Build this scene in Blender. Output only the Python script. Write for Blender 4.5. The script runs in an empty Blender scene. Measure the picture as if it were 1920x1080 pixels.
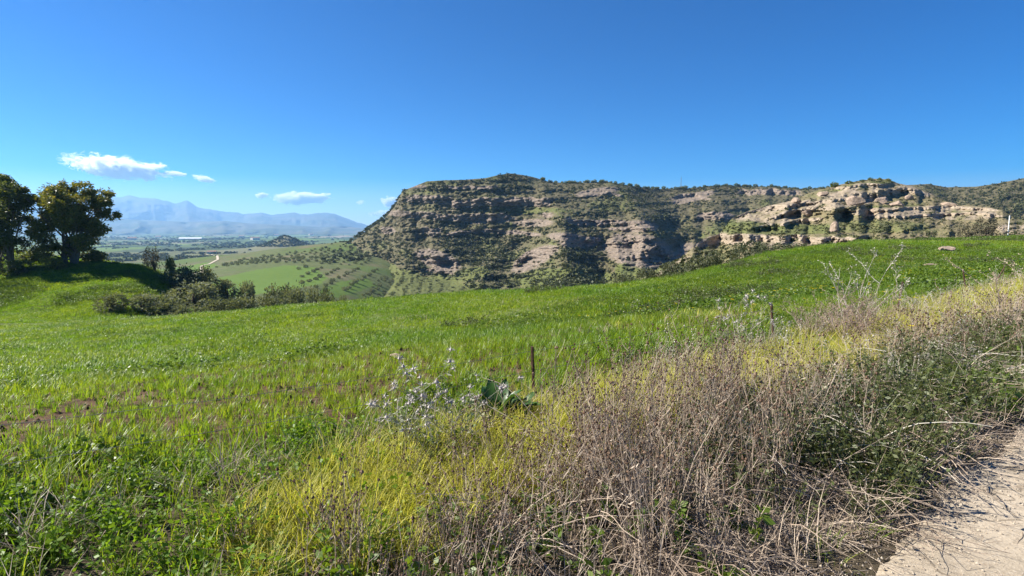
import bpy, math, random
import numpy as np
from mathutils import Vector

# ------------------------------------------------------------------ camera, sky, sun, exposure
SC = bpy.context.scene
F = 1067.0                       # focal length in pixels of a 1920 wide picture
CAMZ = 1.65
PITCH = math.atan((540 - 418) / F)
cd = bpy.data.cameras.new('camera')
cd.sensor_width = 36.0
cd.lens = 36.0 * F / 1920.0
cd.clip_start = 0.05
cd.clip_end = 90000
cam = bpy.data.objects.new('camera', cd)
SC.collection.objects.link(cam)
cam.location = (0, 0, CAMZ)
cam.rotation_euler = (math.radians(90) - PITCH, 0, 0)
SC.camera = cam

SUN_AZ = math.radians(-82)       # measured from the view direction, clockwise
SUN_EL = math.radians(38)
SUN_DIR = Vector((math.sin(SUN_AZ) * math.cos(SUN_EL), math.cos(SUN_AZ) * math.cos(SUN_EL), math.sin(SUN_EL)))
world = bpy.data.worlds.new("World")
SC.world = world
world.use_nodes = True
wt = world.node_tree
wt.nodes.clear()
sky = wt.nodes.new('ShaderNodeTexSky')
sky.sky_type = 'NISHITA'
sky.sun_disc = False
sky.sun_elevation = SUN_EL
sky.sun_rotation = SUN_AZ % (2 * math.pi)
sky.altitude = 2500
sky.air_density = 1.0
sky.dust_density = 0.25
sky.ozone_density = 3.5
hs = wt.nodes.new('ShaderNodeHueSaturation')
hs.inputs['Saturation'].default_value = 1.95
hs.inputs['Hue'].default_value = 0.511
bg = wt.nodes.new('ShaderNodeBackground')
bg.inputs['Strength'].default_value = 0.055
wo = wt.nodes.new('ShaderNodeOutputWorld')
wt.links.new(sky.outputs[0], hs.inputs['Color'])
wt.links.new(hs.outputs[0], bg.inputs['Color'])
wt.links.new(bg.outputs[0], wo.inputs['Surface'])

sl = bpy.data.lights.new('sun', 'SUN')
sl.energy = 5.0
sl.angle = math.radians(0.5)
sl.color = (1.0, 0.95, 0.86)
so = bpy.data.objects.new('sun', sl)
SC.collection.objects.link(so)
so.rotation_euler = SUN_DIR.to_track_quat('Z', 'Y').to_euler()

SC.view_settings.view_transform = 'Standard'
SC.view_settings.look = 'None'
SC.view_settings.exposure = 1.3
SC.view_settings.gamma = 1.0
SC.view_settings.use_curve_mapping = False
SC.render.engine = 'CYCLES'
SC.cycles.max_bounces = 6
SC.cycles.transparent_max_bounces = 8
SC.cycles.use_denoising = True
SC.cycles.volume_bounces = 8

rng = np.random.default_rng(7)
COL = SC.collection

# ------------------------------------------------------------------ numeric helpers
CP, SP_ = math.cos(PITCH), math.sin(PITCH)


def P(px, py, Y):
    px = np.asarray(px, float); py = np.asarray(py, float); Y = np.asarray(Y, float)
    v = (540 - py) / F
    k = Y / (CP + v * SP_)
    return np.stack([k * (px - 960) / F, Y + 0 * k, CAMZ + k * (-SP_ + v * CP)], -1)


def proj(x, y, z):
    zz = np.asarray(z) - CAMZ
    d = y * CP - zz * SP_
    u = y * SP_ + zz * CP
    return 960 + F * x / d, 540 - F * u / d


def _h(ix, iy, iz, seed):
    n = (ix * 374761393 + iy * 668265263 + iz * 2147483647 + seed * 974634777) & 0xffffffff
    n = ((n ^ (n >> 13)) * 1274126177) & 0xffffffff
    n = ((n ^ (n >> 16)) * 2246822519) & 0xffffffff
    return ((n ^ (n >> 15)) & 0xffff) / 32767.5 - 1.0


def vn(x, y, z=0.0, seed=0):
    x, y, z = np.broadcast_arrays(np.asarray(x, float), np.asarray(y, float), np.asarray(z, float))
    fx, fy, fz = np.floor(x), np.floor(y), np.floor(z)
    ix, iy, iz = fx.astype(np.int64), fy.astype(np.int64), fz.astype(np.int64)
    tx, ty, tz = x - fx, y - fy, z - fz
    tx = tx * tx * (3 - 2 * tx); ty = ty * ty * (3 - 2 * ty); tz = tz * tz * (3 - 2 * tz)
    r = 0
    for a in (0, 1):
        for b in (0, 1):
            for c in (0, 1):
                w = (tx if a else 1 - tx) * (ty if b else 1 - ty) * (tz if c else 1 - tz)
                r = r + w * _h(ix + a, iy + b, iz + c, seed)
    return r


def vn2(x, y, seed=0):
    fx, fy = np.floor(x), np.floor(y)
    ix, iy = fx.astype(np.int64), fy.astype(np.int64)
    tx, ty = x - fx, y - fy
    tx = tx * tx * (3 - 2 * tx); ty = ty * ty * (3 - 2 * ty)
    return ((1 - tx) * (1 - ty) * _h(ix, iy, 0, seed) + tx * (1 - ty) * _h(ix + 1, iy, 0, seed)
            + (1 - tx) * ty * _h(ix, iy + 1, 0, seed) + tx * ty * _h(ix + 1, iy + 1, 0, seed))


def fbm(x, y, oct=4, seed=0, gain=0.5):
    x = np.asarray(x, float); y = np.asarray(y, float)
    x, y = np.broadcast_arrays(x, y)
    r = 0; a = 1.0; s = 0
    for i in range(oct):
        r = r + a * vn2(x * 2 ** i + 17.3 * i, y * 2 ** i - 9.1 * i, seed + i)
        s += a; a *= gain
    return r / s * 1.4


def ridged(x, y, oct=4, seed=0):
    r = 0; a = 1.0; s = 0
    for i in range(oct):
        r = r + a * (1 - np.abs(vn2(x * 2 ** i + 5.7 * i, y * 2 ** i + 3.1 * i, seed + i)) * 2)
        s += a; a *= 0.5
    return r / s


def sstep(a, b, x):
    t = np.clip((x - a) / (b - a), 0, 1)
    return t * t * (3 - 2 * t)


def poly(pts):
    xs = [p[0] for p in pts]; ys = [p[1] for p in pts]
    return lambda q: np.interp(q, xs, ys)


def ell(px, py, cx, cy, rx, ry, rot=0.0, soft=0.35):
    c, s = math.cos(math.radians(rot)), math.sin(math.radians(rot))
    dx, dy = px - cx, py - cy
    u = (dx * c + dy * s) / rx; v = (-dx * s + dy * c) / ry
    return 1 - sstep(1 - soft, 1 + soft, np.sqrt(u * u + v * v))


# ------------------------------------------------------------------ materials
def hexless(c): return (c[0], c[1], c[2], 1.0)


class NT:
    def __init__(self, name):
        self.m = bpy.data.materials.new(name); self.m.use_nodes = True
        self.t = self.m.node_tree; self.t.nodes.clear()
        self.out = self.n('ShaderNodeOutputMaterial')

    def n(self, typ, **kw):
        nd = self.t.nodes.new(typ)
        for k, v in kw.items(): setattr(nd, k, v)
        return nd

    def l(self, a, b): self.t.links.new(a, b)

    def set(self, sock, v):
        if isinstance(v, bpy.types.NodeSocket): self.l(v, sock)
        elif isinstance(v, (tuple, list)) and len(v) == 3 and sock.type == 'RGBA': sock.default_value = hexless(v)
        else: sock.default_value = v

    def noise(self, scale, detail=4, rough=0.6, vec=None, dist=0.0):
        nd = self.n('ShaderNodeTexNoise')
        nd.inputs['Scale'].default_value = scale; nd.inputs['Detail'].default_value = detail
        nd.inputs['Roughness'].default_value = rough; nd.inputs['Distortion'].default_value = dist
        if vec is not None: self.l(vec, nd.inputs['Vector'])
        return nd.outputs['Fac']

    def pos(self, sx=1, sy=1, sz=1):
        g = self.n('ShaderNodeNewGeometry')
        if (sx, sy, sz) == (1, 1, 1): return g.outputs['Position']
        mp = self.n('ShaderNodeVectorMath', operation='MULTIPLY')
        mp.inputs[1].default_value = (sx, sy, sz)
        self.l(g.outputs['Position'], mp.inputs[0])
        return mp.outputs[0]

    def attr(self, name):
        a = self.n('ShaderNodeAttribute'); a.attribute_name = name
        return a

    def ramp(self, fac, stops, interp='LINEAR'):
        r = self.n('ShaderNodeValToRGB'); r.color_ramp.interpolation = interp
        el = r.color_ramp.elements
        while len(el) < len(stops): el.new(0.5)
        for e, (p, c) in zip(el, stops):
            e.position = p; e.color = hexless(c) if isinstance(c, (tuple, list)) else (c, c, c, 1)
        self.l(fac, r.inputs[0])
        return r.outputs[0]

    def mix(self, fac, a, b, blend='MIX'):
        m = self.n('ShaderNodeMix', data_type='RGBA', blend_type=blend)
        self.set(m.inputs[0], fac); self.set(m.inputs[6], a); self.set(m.inputs[7], b)
        return m.outputs[2]

    def math(self, op, a, b=0.0, c=None, clamp=False):
        m = self.n('ShaderNodeMath', operation=op, use_clamp=clamp)
        self.set(m.inputs[0], a); self.set(m.inputs[1], b)
        if c is not None: self.set(m.inputs[2], c)
        return m.outputs[0]

    def mapr(self, v, a, b, c=0.0, d=1.0):
        m = self.n('ShaderNodeMapRange')
        self.l(v, m.inputs[0])
        for i, q in enumerate((a, b, c, d)): m.inputs[i + 1].default_value = q
        return m.outputs[0]

    def bump(self, h, strength=0.5, dist=0.1):
        b = self.n('ShaderNodeBump'); b.inputs['Strength'].default_value = strength
        b.inputs['Distance'].default_value = dist
        self.l(h, b.inputs['Height'])
        return b.outputs[0]

    def bsdf(self, color, rough=0.8, spec=0.3, normal=None, metallic=0.0):
        p = self.n('ShaderNodeBsdfPrincipled')
        self.set(p.inputs['Base Color'], color); self.set(p.inputs['Roughness'], rough)
        p.inputs['Specular IOR Level'].default_value = spec
        p.inputs['Metallic'].default_value = metallic
        if normal is not None: self.l(normal, p.inputs['Normal'])
        return p.outputs[0]

    def done(self, sh):
        self.l(sh, self.out.inputs['Surface']); return self.m


def leaf_mat(name, cols, trans=0.45, rough=0.5, spec=0.4, patch=0.35, patchcol=None, tboost=(1.3, 1.25, 0.5)):
    """two-sided leaf: colour varies per piece and in patches over the ground; light passes through"""
    t = NT(name)
    g = t.n('ShaderNodeNewGeometry'); oi = t.n('ShaderNodeObjectInfo')
    r = t.math('ADD', t.math('MULTIPLY', g.outputs['Random Per Island'], 0.6), t.math('MULTIPLY', oi.outputs['Random'], 0.4))
    n = len(cols)
    c = t.ramp(r, [(i / max(1, n - 1) * 0.8 + 0.1, q) for i, q in enumerate(cols)])
    if patchcol is not None:
        nz = t.noise(patch, 3, 0.6, t.pos())
        c = t.mix(t.mapr(nz, 0.44, 0.58), c, t.mix(1.0, c, patchcol, 'MULTIPLY'))
    d = t.bsdf(c, rough, spec)
    tr = t.n('ShaderNodeBsdfTranslucent')
    t.l(t.mix(1.0, c, tboost, 'MULTIPLY'), tr.inputs['Color'])
    m = t.n('ShaderNodeMixShader'); m.inputs[0].default_value = trans
    t.l(d, m.inputs[1]); t.l(tr.outputs[0], m.inputs[2])
    return t.done(m.outputs[0])


def plain_mat(name, col, col2=None, scale=6.0, rough=0.85, bump=0.0, bdist=0.02, spec=0.25, metallic=0.0):
    t = NT(name)
    vec = t.pos()
    nz = t.noise(scale, 5, 0.65, vec)
    c = t.mix(t.mapr(nz, 0.35, 0.65), col, col2 if col2 else tuple(q * 0.6 for q in col))
    nm = t.bump(t.noise(scale * 2.5, 6, 0.7, vec), bump, bdist) if bump else None
    return t.done(t.bsdf(c, rough, spec, nm, metallic))


M = {}
# soil, grass and rock of the hills (attributes 'rock' and 'green' come from where each material lies)
def hill_mat(name, rock_a, rock_b, soil_a, soil_b, green_a, green_b, scale=1.0, bumpd=1.2):
    t = NT(name)
    v = t.pos(); vs = t.pos(1, 1, 4.5)
    n1 = t.noise(0.035 * scale, 6, 0.62, v)
    n2 = t.noise(0.35 * scale, 7, 0.7, v)
    n3 = t.noise(0.22 * scale, 6, 0.68, vs)
    soil = t.mix(t.mapr(n2, 0.35, 0.65), soil_a, soil_b)
    gr = t.mix(t.mapr(n1, 0.35, 0.65), green_a, green_b)
    ga = t.attr('green').outputs['Fac']
    gm = t.math('ADD', ga, t.math('MULTIPLY', t.math('SUBTRACT', n2, 0.5), 1.6))
    base = t.mix(t.mapr(gm, 0.35, 0.65), soil, gr)
    rk = t.mix(t.mapr(n3, 0.36, 0.62), rock_a, rock_b)
    rk = t.mix(t.mapr(t.noise(0.9 * scale, 6, 0.75, v), 0.5, 0.68), rk, tuple(q * 0.45 for q in rock_b))
    ra = t.attr('rock').outputs['Fac']
    rm = t.math('ADD', ra, t.math('MULTIPLY', t.math('SUBTRACT', n2, 0.5), 1.1))
    c = t.mix(t.mapr(rm, 0.42, 0.6), base, rk)
    h = t.math('ADD', t.math('MULTIPLY', n3, 1.0), t.math('MULTIPLY', n2, 0.6))
    return t.done(t.bsdf(c, 0.92, 0.15, t.bump(h, 0.9, bumpd)))


M['mesa'] = hill_mat('mesa_ground', (0.31, 0.24, 0.185), (0.15, 0.122, 0.095), (0.135, 0.115, 0.062), (0.085, 0.077, 0.04),
                     (0.09, 0.105, 0.03), (0.125, 0.135, 0.042), 1.0, 1.4)
M['outcrop'] = hill_mat('outcrop_ground', (0.40, 0.325, 0.235), (0.26, 0.205, 0.145), (0.22, 0.18, 0.10), (0.14, 0.12, 0.065),
                        (0.095, 0.11, 0.035), (0.135, 0.14, 0.05), 2.6, 0.4)

# ------------------------------------------------------------------ mesh helpers
def link(o, parent=None):
    COL.objects.link(o)
    if parent is not None: o.parent = parent
    return o


def np_mesh(name, V, Q, attrs=None, smooth=True):
    me = bpy.data.meshes.new(name)
    V = np.asarray(V, np.float32); Q = np.asarray(Q, np.int32)
    me.vertices.add(len(V)); me.vertices.foreach_set('co', V.ravel())
    k = Q.shape[1]
    me.loops.add(Q.size); me.loops.foreach_set('vertex_index', Q.ravel())
    me.polygons.add(len(Q)); me.polygons.foreach_set('loop_start', np.arange(0, Q.size, k, dtype=np.int32))
    me.polygons.foreach_set('loop_total', np.full(len(Q), k, np.int32))
    me.polygons.foreach_set('use_smooth', np.full(len(Q), smooth, bool))
    for an, av in (attrs or {}).items():
        a = me.attributes.new(an, 'FLOAT', 'POINT'); a.data.foreach_set('value', np.asarray(av, np.float32).ravel())
    me.update(calc_edges=True)
    return me


def grid_faces(R, C):
    i = np.arange(R * C).reshape(R, C)
    return np.stack([i[:-1, :-1], i[:-1, 1:], i[1:, 1:], i[1:, :-1]], -1).reshape(-1, 4)


def obj(name, me, mat=None, parent=None, kind=None, label=None, category=None, group=None, loc=None):
    o = bpy.data.objects.new(name, me)
    if mat is not None and me is not None and len(me.materials) == 0:
        for m in (mat if isinstance(mat, (list, tuple)) else [mat]): me.materials.append(m)
    link(o, parent)
    if kind: o['kind'] = kind
    if label: o['label'] = label
    if category: o['category'] = category
    if group: o['group'] = group
    if loc is not None: o.location = loc
    return o


class MB:
    """collects triangles and quads with material slots, builds one mesh"""
    def __init__(self): self.v = []; self.f = []; self.m = []; self.n = 0

    def add(self, V, Fs, mi=0):
        V = [tuple(q) for q in V]
        self.v += V
        self.f += [tuple(i + self.n for i in q) for q in Fs]
        self.m += [mi] * len(Fs)
        self.n += len(V)

    def tube(self, pts, rad, sides=4, mi=0, cap=False):
        pts = [Vector(p) for p in pts]
        V = []; Fs = []
        up = Vector((0.13, 0.27, 1)).normalized()
        for i, p in enumerate(pts):
            d = (pts[min(i + 1, len(pts) - 1)] - pts[max(i - 1, 0)])
            if d.length < 1e-9: d = Vector((0, 0, 1))
            d.normalize()
            a = d.cross(up if abs(d.dot(up)) < 0.95 else Vector((1, 0, 0))).normalized(); b = d.cross(a)
            r = rad[i] if isinstance(rad, (list, tuple)) else rad
            for k in range(sides):
                t = 2 * math.pi * k / sides
                V.append(p + (a * math.cos(t) + b * math.sin(t)) * r)
        for i in range(len(pts) - 1):
            for k in range(sides):
                k2 = (k + 1) % sides
                Fs.append((i * sides + k, i * sides + k2, (i + 1) * sides + k2, (i + 1) * sides + k))
        if cap:
            Fs.append(tuple(range((len(pts) - 1) * sides, len(pts) * sides)))
        self.add(V, Fs, mi)

    def blade(self, p, dirv, h, w, droop, seg=3, mi=0):
        """a grass blade: strip that narrows to a point and bends over in direction dirv"""
        dx, dy = dirv
        px_, py_ = -dy, dx
        V = []; Fs = []
        for i in range(seg):
            t = i / seg
            o = droop * h * t * t; z = h * (t - 0.35 * droop * t * t)
            ww = w * (1 - 0.55 * t) * 0.5
            c = (p[0] + dx * o, p[1] + dy * o, p[2] + z)
            V.append((c[0] - px_ * ww, c[1] - py_ * ww, c[2])); V.append((c[0] + px_ * ww, c[1] + py_ * ww, c[2]))
        V.append((p[0] + dx * droop * h, p[1] + dy * droop * h, p[2] + h * (1 - 0.35 * droop)))
        for i in range(seg - 1): Fs.append((2 * i, 2 * i + 1, 2 * i + 3, 2 * i + 2))
        Fs.append((2 * seg - 2, 2 * seg - 1, 2 * seg))
        self.add(V, Fs, mi)

    def leaf(self, p, n, size, asp=0.5, mi=0, rnd=random):
        """a small folded leaf quad pointing along n"""
        n = Vector(n).normalized()
        s = n.cross(Vector((rnd.uniform(-1, 1), rnd.uniform(-1, 1), rnd.uniform(-1, 1))))
        if s.length < 1e-4: s = n.orthogonal()
        s.normalize(); w = size * asp * 0.5
        p = Vector(p)
        self.add([p, p + n * size * 0.5 + s * w, p + n * size, p + n * size * 0.5 - s * w], [(0, 1, 2, 3)], mi)

    def lump(self, p, r, mi=0, rnd=random):
        """small rough seed head (octahedron)"""
        x, y, z = p; q = [r * rnd.uniform(0.7, 1.25) for _ in range(6)]
        self.add([(x + q[0], y, z), (x, y + q[1], z), (x - q[2], y, z), (x, y - q[3], z), (x, y, z + q[4] * 1.2), (x, y, z - q[5])],
                 [(0, 1, 4), (1, 2, 4), (2, 3, 4), (3, 0, 4), (1, 0, 5), (2, 1, 5), (3, 2, 5), (0, 3, 5)], mi)

    def mesh(self, name, mats=(), smooth=False):
        me = bpy.data.meshes.new(name)
        me.from_pydata(self.v, [], self.f)
        me.polygons.foreach_set('material_index', np.array(self.m, np.int32))
        if smooth: me.polygons.foreach_set('use_smooth', np.ones(len(self.f), bool))
        for m in mats: me.materials.append(m)
        me.update()
        return me


_gn = {}
def scatter(name, pts, rotz, scale, idx, sources, tilt=None, label=None, category=None, kind='stuff', parent=None):
    """one object whose points carry copies of the source meshes"""
    N = len(pts)
    me = bpy.data.meshes.new(name)
    me.vertices.add(N); me.vertices.foreach_set('co', np.asarray(pts, np.float32).ravel())
    rot = np.zeros((N, 3), np.float32); rot[:, 2] = rotz
    if tilt is not None: rot[:, 0] = tilt[:, 0]; rot[:, 1] = tilt[:, 1]
    sc = np.asarray(scale, np.float32)
    if sc.ndim == 1: sc = np.stack([sc] * 3, -1)
    a = me.attributes.new('irot', 'FLOAT_VECTOR', 'POINT'); a.data.foreach_set('vector', rot.ravel())
    a = me.attributes.new('iscl', 'FLOAT_VECTOR', 'POINT'); a.data.foreach_set('vector', np.ascontiguousarray(sc).ravel())
    a = me.attributes.new('iidx', 'INT', 'POINT'); a.data.foreach_set('value', np.asarray(idx, np.int32))
    col = bpy.data.collections.new(name + '_pieces')
    for i, sm in enumerate(sources):
        so_ = bpy.data.objects.new('%s_piece_%02d' % (name, i), sm); col.objects.link(so_)
    g = bpy.data.node_groups.new(name + '_nodes', 'GeometryNodeTree')
    g.interface.new_socket('Geometry', in_out='INPUT', socket_type='NodeSocketGeometry')
    g.interface.new_socket('Geometry', in_out='OUTPUT', socket_type='NodeSocketGeometry')
    gi = g.nodes.new('NodeGroupInput'); go = g.nodes.new('NodeGroupOutput')
    ci = g.nodes.new('GeometryNodeCollectionInfo'); ci.inputs['Collection'].default_value = col
    ci.inputs['Separate Children'].default_value = True; ci.inputs['Reset Children'].default_value = True
    ip = g.nodes.new('GeometryNodeInstanceOnPoints'); ip.inputs['Pick Instance'].default_value = True
    def na(nm, typ):
        n_ = g.nodes.new('GeometryNodeInputNamedAttribute'); n_.data_type = typ; n_.inputs['Name'].default_value = nm
        return next(s for s in n_.outputs if s.enabled and s.name == 'Attribute')
    g.links.new(gi.outputs[0], ip.inputs['Points']); g.links.new(ci.outputs[0], ip.inputs['Instance'])
    g.links.new(na('iidx', 'INT'), ip.inputs['Instance Index'])
    e2r = g.nodes.new('FunctionNodeEulerToRotation')
    g.links.new(na('irot', 'FLOAT_VECTOR'), e2r.inputs[0]); g.links.new(e2r.outputs[0], ip.inputs['Rotation'])
    g.links.new(na('iscl', 'FLOAT_VECTOR'), ip.inputs['Scale'])
    g.links.new(ip.outputs[0], go.inputs[0])
    o = obj(name, me, None, parent, kind, label, category)
    md = o.modifiers.new('scatter', 'NODES'); md.node_group = g
    return o


# ------------------------------------------------------------------ near ground: field, verge, mound on the left
UX, UY = 0.79, 0.613             # direction of the road; n is the distance to the left of it
def sn(x, y): return x * UX + y * UY, -x * UY + y * UX
def xy(s, n): return s * UX - n * UY, s * UY + n * UX


ctrl = []
for s in (-8, -3, 0, 3, 6, 10, 15, 22, 30):
    for n in (-6, -2, 1, 4.1):
        x, y = xy(s, n); ctrl.append((x, y, 0.004 * max(0, s) ** 1.2 * 0.2))
for px, py, Y in [
        # crest of the field
        (-700, 640, 48), (-300, 628, 52), (0, 612, 55), (180, 606, 56), (300, 600, 56), (450, 588, 55), (600, 577, 54), (720, 569, 52), (850, 560, 50),
        (1000, 551, 47), (1100, 545, 45), (1200, 533, 45), (1300, 515, 47), (1400, 488, 52), (1500, 470, 60), (1650, 459, 66), (1900, 449, 70), (2300, 440, 74), (2900, 430, 78),
        # the middle of the field
        (0, 700, 20), (500, 680, 19), (850, 640, 21), (1200, 600, 22), (1500, 540, 27), (1800, 500, 34),
        (-500, 740, 18), (2400, 480, 36), (0, 640, 38), (300, 620, 38), (600, 597, 36), (850, 580, 34), (1100, 566, 31), (1300, 537, 33), (1500, 488, 42), (1650, 469, 48),
        (1800, 462, 50), (1920, 459, 52), (2300, 449, 56),
        # green mound on the left
        (-900, 560, 72), (-400, 580, 70), (0, 600, 61), (0, 572, 68), (0, 530, 76), (0, 497, 84), (0, 474, 92), (0, 463, 100),
        (130, 598, 61), (130, 570, 67), (130, 530, 74), (130, 499, 82), (130, 482, 90), (-400, 470, 90), (-400, 440, 100), (-900, 430, 100),
        (200, 590, 62), (220, 545, 70), (230, 515, 78), (215, 492, 88), (285, 572, 66), (285, 532, 77), (298, 510, 86), (350, 598, 66), (350, 578, 78), (360, 562, 90), (450, 594, 70), (450, 576, 86), (420, 556, 105)]:
    p = P(px, py, Y); ctrl.append(tuple(p))
# ground that falls away behind the crest and behind the mound
for px, Y, z in [(600, 64, -9.6), (720, 63, -9.0), (850, 62, -9.5), (1000, 60, -10.0), (1100, 60, -10), (1200, 60, -9.5),
                 (520, 90, -14.5), (700, 90, -16), (1000, 90, -17), (1200, 85, -14), (560, 120, -24), (850, 120, -24), (1150, 120, -22), (200, 120, -20), (0, 125, -12),
                 (330, 112, -17), (420, 140, -24), (-400, 130, -10), (-900, 130, -6), (900, 150, -28), (1400, 75, -5.5), (1400, 100, -9), (1300, 65, -8),
                 (1550, 100, -5), (1700, 100, -3), (2000, 100, -1.5), (2500, 110, 0), (1500, 140, -14), (2000, 140, -4), (2600, 150, 0), (150, 155, -26), (-600, 160, -20)]:
    ctrl.append(((px - 960) / F * Y, Y, z))
ctrl = np.array(ctrl)
_cx, _cz = ctrl[:, :2], ctrl[:, 2]


def _tps(r2): return np.where(r2 > 1e-9, 0.5 * r2 * np.log(r2 + 1e-9), 0)


_n = len(_cx)
_K = _tps(((_cx[:, None] - _cx[None]) ** 2).sum(-1)) + np.eye(_n) * 0.05
_Pm = np.hstack([np.ones((_n, 1)), _cx])
_A = np.block([[_K, _Pm], [_Pm.T, np.zeros((3, 3))]])
_w = np.linalg.solve(_A, np.concatenate([_cz, np.zeros(3)]))


def gz0(x, y):
    x = np.asarray(x, float); y = np.asarray(y, float); sh = x.shape
    q = np.stack([x.ravel(), y.ravel()], -1); out = np.empty(len(q))
    for i in range(0, len(q), 20000):
        b = q[i:i + 20000]
        r2 = ((b[:, None] - _cx[None]) ** 2).sum(-1)
        out[i:i + 20000] = _tps(r2) @ _w[:_n] + _w[_n] + b @ _w[_n + 1:]
    return out.reshape(sh)


def gz(x, y):
    x = np.asarray(x, float); y = np.asarray(y, float)
    s, n = sn(x, y)
    r = np.hypot(x, y)
    z = gz0(x, y)
    flat = sstep(5.5, 3.0, n) * sstep(40, 25, r)
    z = z * (1 - flat) + flat * 0.0
    z = z + 0.02 * sstep(0.9, 1.6, n) * sstep(60, 30, r)                        # verge a little above the road
    z = z + sstep(1.2, 3, n) * (0.035 * fbm(x * 1.3, y * 1.3, 3, 5) + 0.02 * fbm(x * 5, y * 5, 2, 8) * sstep(25, 8, r))
    z = z + sstep(10, 40, r) * 0.10 * fbm(x * 0.25, y * 0.25, 3, 11)
    z = z + 0.38 * fbm(x / 5.0, y / 5.0, 4, 15) * sstep(60, 66, y) * sstep(-20, -34, x)
    # low swell on the field
    z = z + 0.18 * np.exp(-(((x + 7) / 2.6) ** 2 + ((y - 22) / 1.3) ** 2)) + 0.22 * np.exp(-(((x - 0.1) / 1.2) ** 2 + ((y - 20) / 0.8) ** 2))
    return z


def build_ground():
    a = np.linspace(-1, 1, 460)
    xs = np.sinh(a * 3.6) / math.sinh(3.6) * 190
    b = np.linspace(0, 1, 430)
    ys = -14 + np.sinh(b * 3.0 - 0.75) / math.sinh(2.25) * 0
    t = np.linspace(-0.9, 3.55, 430)
    ys = np.sinh(t) / math.sinh(3.55) * 168 + 0.8
    X, Y = np.meshgrid(xs, ys)
    Z = gz(X, Y)
    s, n = sn(X, Y)
    road = sstep(1.35, 1.0, n + 0.12 * fbm(X * 1.7, Y * 1.7, 3, 3)) * sstep(60, 40, np.hypot(X, Y))
    mound = sstep(58, 62, Y) * sstep(-2, -12, X)
    px, py = proj(X, np.maximum(Y, 0.5), Z)
    t_ = NT('field_soil')
    v = t_.pos()
    n1 = t_.noise(1.1, 5, 0.65, v); n2 = t_.noise(9.0, 6, 0.7, v); n3 = t_.noise(0.16, 4, 0.6, v)
    soil = t_.mix(t_.mapr(n2, 0.3, 0.7), (0.13, 0.072, 0.04), (0.055, 0.034, 0.022))
    soil = t_.mix(t_.mapr(n1, 0.5, 0.7), soil, (0.18, 0.125, 0.075))
    thatch = t_.mix(t_.mapr(n2, 0.35, 0.65), (0.085, 0.125, 0.025), (0.12, 0.135, 0.04))
    far = t_.attr('far').outputs['Fac']
    c = t_.mix(far, soil, thatch)
    mg = t_.mix(t_.mapr(n3, 0.38, 0.62), (0.085, 0.15, 0.018), (0.15, 0.185, 0.025))
    mg = t_.mix(t_.mapr(t_.noise(2.2, 6, 0.7, v), 0.42, 0.62), mg, (0.055, 0.085, 0.02))
    c = t_.mix(t_.attr('mound').outputs['Fac'], c, mg)
    vg = t_.mix(t_.mapr(n2, 0.35, 0.65), (0.11, 0.085, 0.055), (0.055, 0.045, 0.028))
    c = t_.mix(t_.attr('verge').outputs['Fac'], c, vg)
    m = t_.done(t_.bsdf(c, 0.95, 0.12, t_.bump(t_.math('ADD', n2, n1), 0.8, 0.05)))
    verge = sstep(4.6, 4.0, n) * sstep(60, 30, np.hypot(X, Y))
    me = np_mesh('field_ground', np.stack([X, Y, Z], -1).reshape(-1, 3), grid_faces(*X.shape),
                 {'far': sstep(6, 26, np.hypot(X, Y)), 'mound': mound, 'verge': verge})
    o = obj('field_ground', me, m, kind='structure')
    # road: a worn pale concrete track, 4 mm sheet over the ground with a crumbled edge
    ss = np.concatenate([np.linspace(-12, -1, 30), np.linspace(-0.95, 9, 420), np.linspace(9.1, 45, 90)])
    vv = np.linspace(0, 1, 46)
    S, V_ = np.meshgrid(ss, vv)
    edge = 1.02 + 0.10 * fbm(S * 1.1, 0 * S, 4, 21) + 0.035 * fbm(S * 7, 0 * S, 3, 22)
    Nn = -3.6 + (edge + 3.6) * V_ ** 0.6
    X, Y = xy(S, Nn)
    Z = gz(X, Y) + 0.014 - 0.03 * sstep(0.97, 1.0, V_)
    r = NT('road_concrete')
    v = r.pos()
    a1 = r.noise(0.8, 5, 0.6, v); a2 = r.noise(14, 6, 0.75, v); a3 = r.noise(70, 3, 0.6, v)
    c = r.mix(r.mapr(a1, 0.38, 0.62), (0.44, 0.365, 0.27), (0.30, 0.245, 0.175))
    c = r.mix(r.mapr(a2, 0.48, 0.7), c, (0.22, 0.18, 0.13))
    c = r.mix(r.mapr(a3, 0.55, 0.72), c, (0.50, 0.43, 0.33))
    vo = r.n('ShaderNodeTexVoronoi', feature='DISTANCE_TO_EDGE'); vo.inputs['Scale'].default_value = 0.9
    wv = r.n('ShaderNodeVectorMath', operation='ADD')
    nn = r.n('ShaderNodeTexNoise'); nn.inputs['Scale'].default_value = 3; r.l(v, nn.inputs['Vector'])
    sc_ = r.n('ShaderNodeVectorMath', operation='SCALE'); r.l(nn.outputs['Color'], sc_.inputs[0]); sc_.inputs['Scale'].default_value = 0.5
    r.l(v, wv.inputs[0]); r.l(sc_.outputs[0], wv.inputs[1]); r.l(wv.outputs[0], vo.inputs['Vector'])
    c = r.mix(r.mapr(vo.outputs['Distance'], 0.0, 0.012, 0.7, 0.0), c, (0.10, 0.075, 0.05))
    m = r.done(r.bsdf(c, 0.9, 0.2, r.bump(r.math('ADD', a2, r.math('MULTIPLY', a3, 0.5)), 0.6, 0.012)))
    obj('road', np_mesh('road', np.stack([X, Y, Z], -1).reshape(-1, 3), grid_faces(*X.shape)), m, kind='structure')


build_ground()

# ------------------------------------------------------------------ valley floor out to the horizon
_vY = [60, 100, 150, 250, 400, 700, 1500, 3000, 6000, 12000, 25000]
_vz = [-24, -24, -25, -29, -36, -48, -66, -90, -120, -150, -170]


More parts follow.
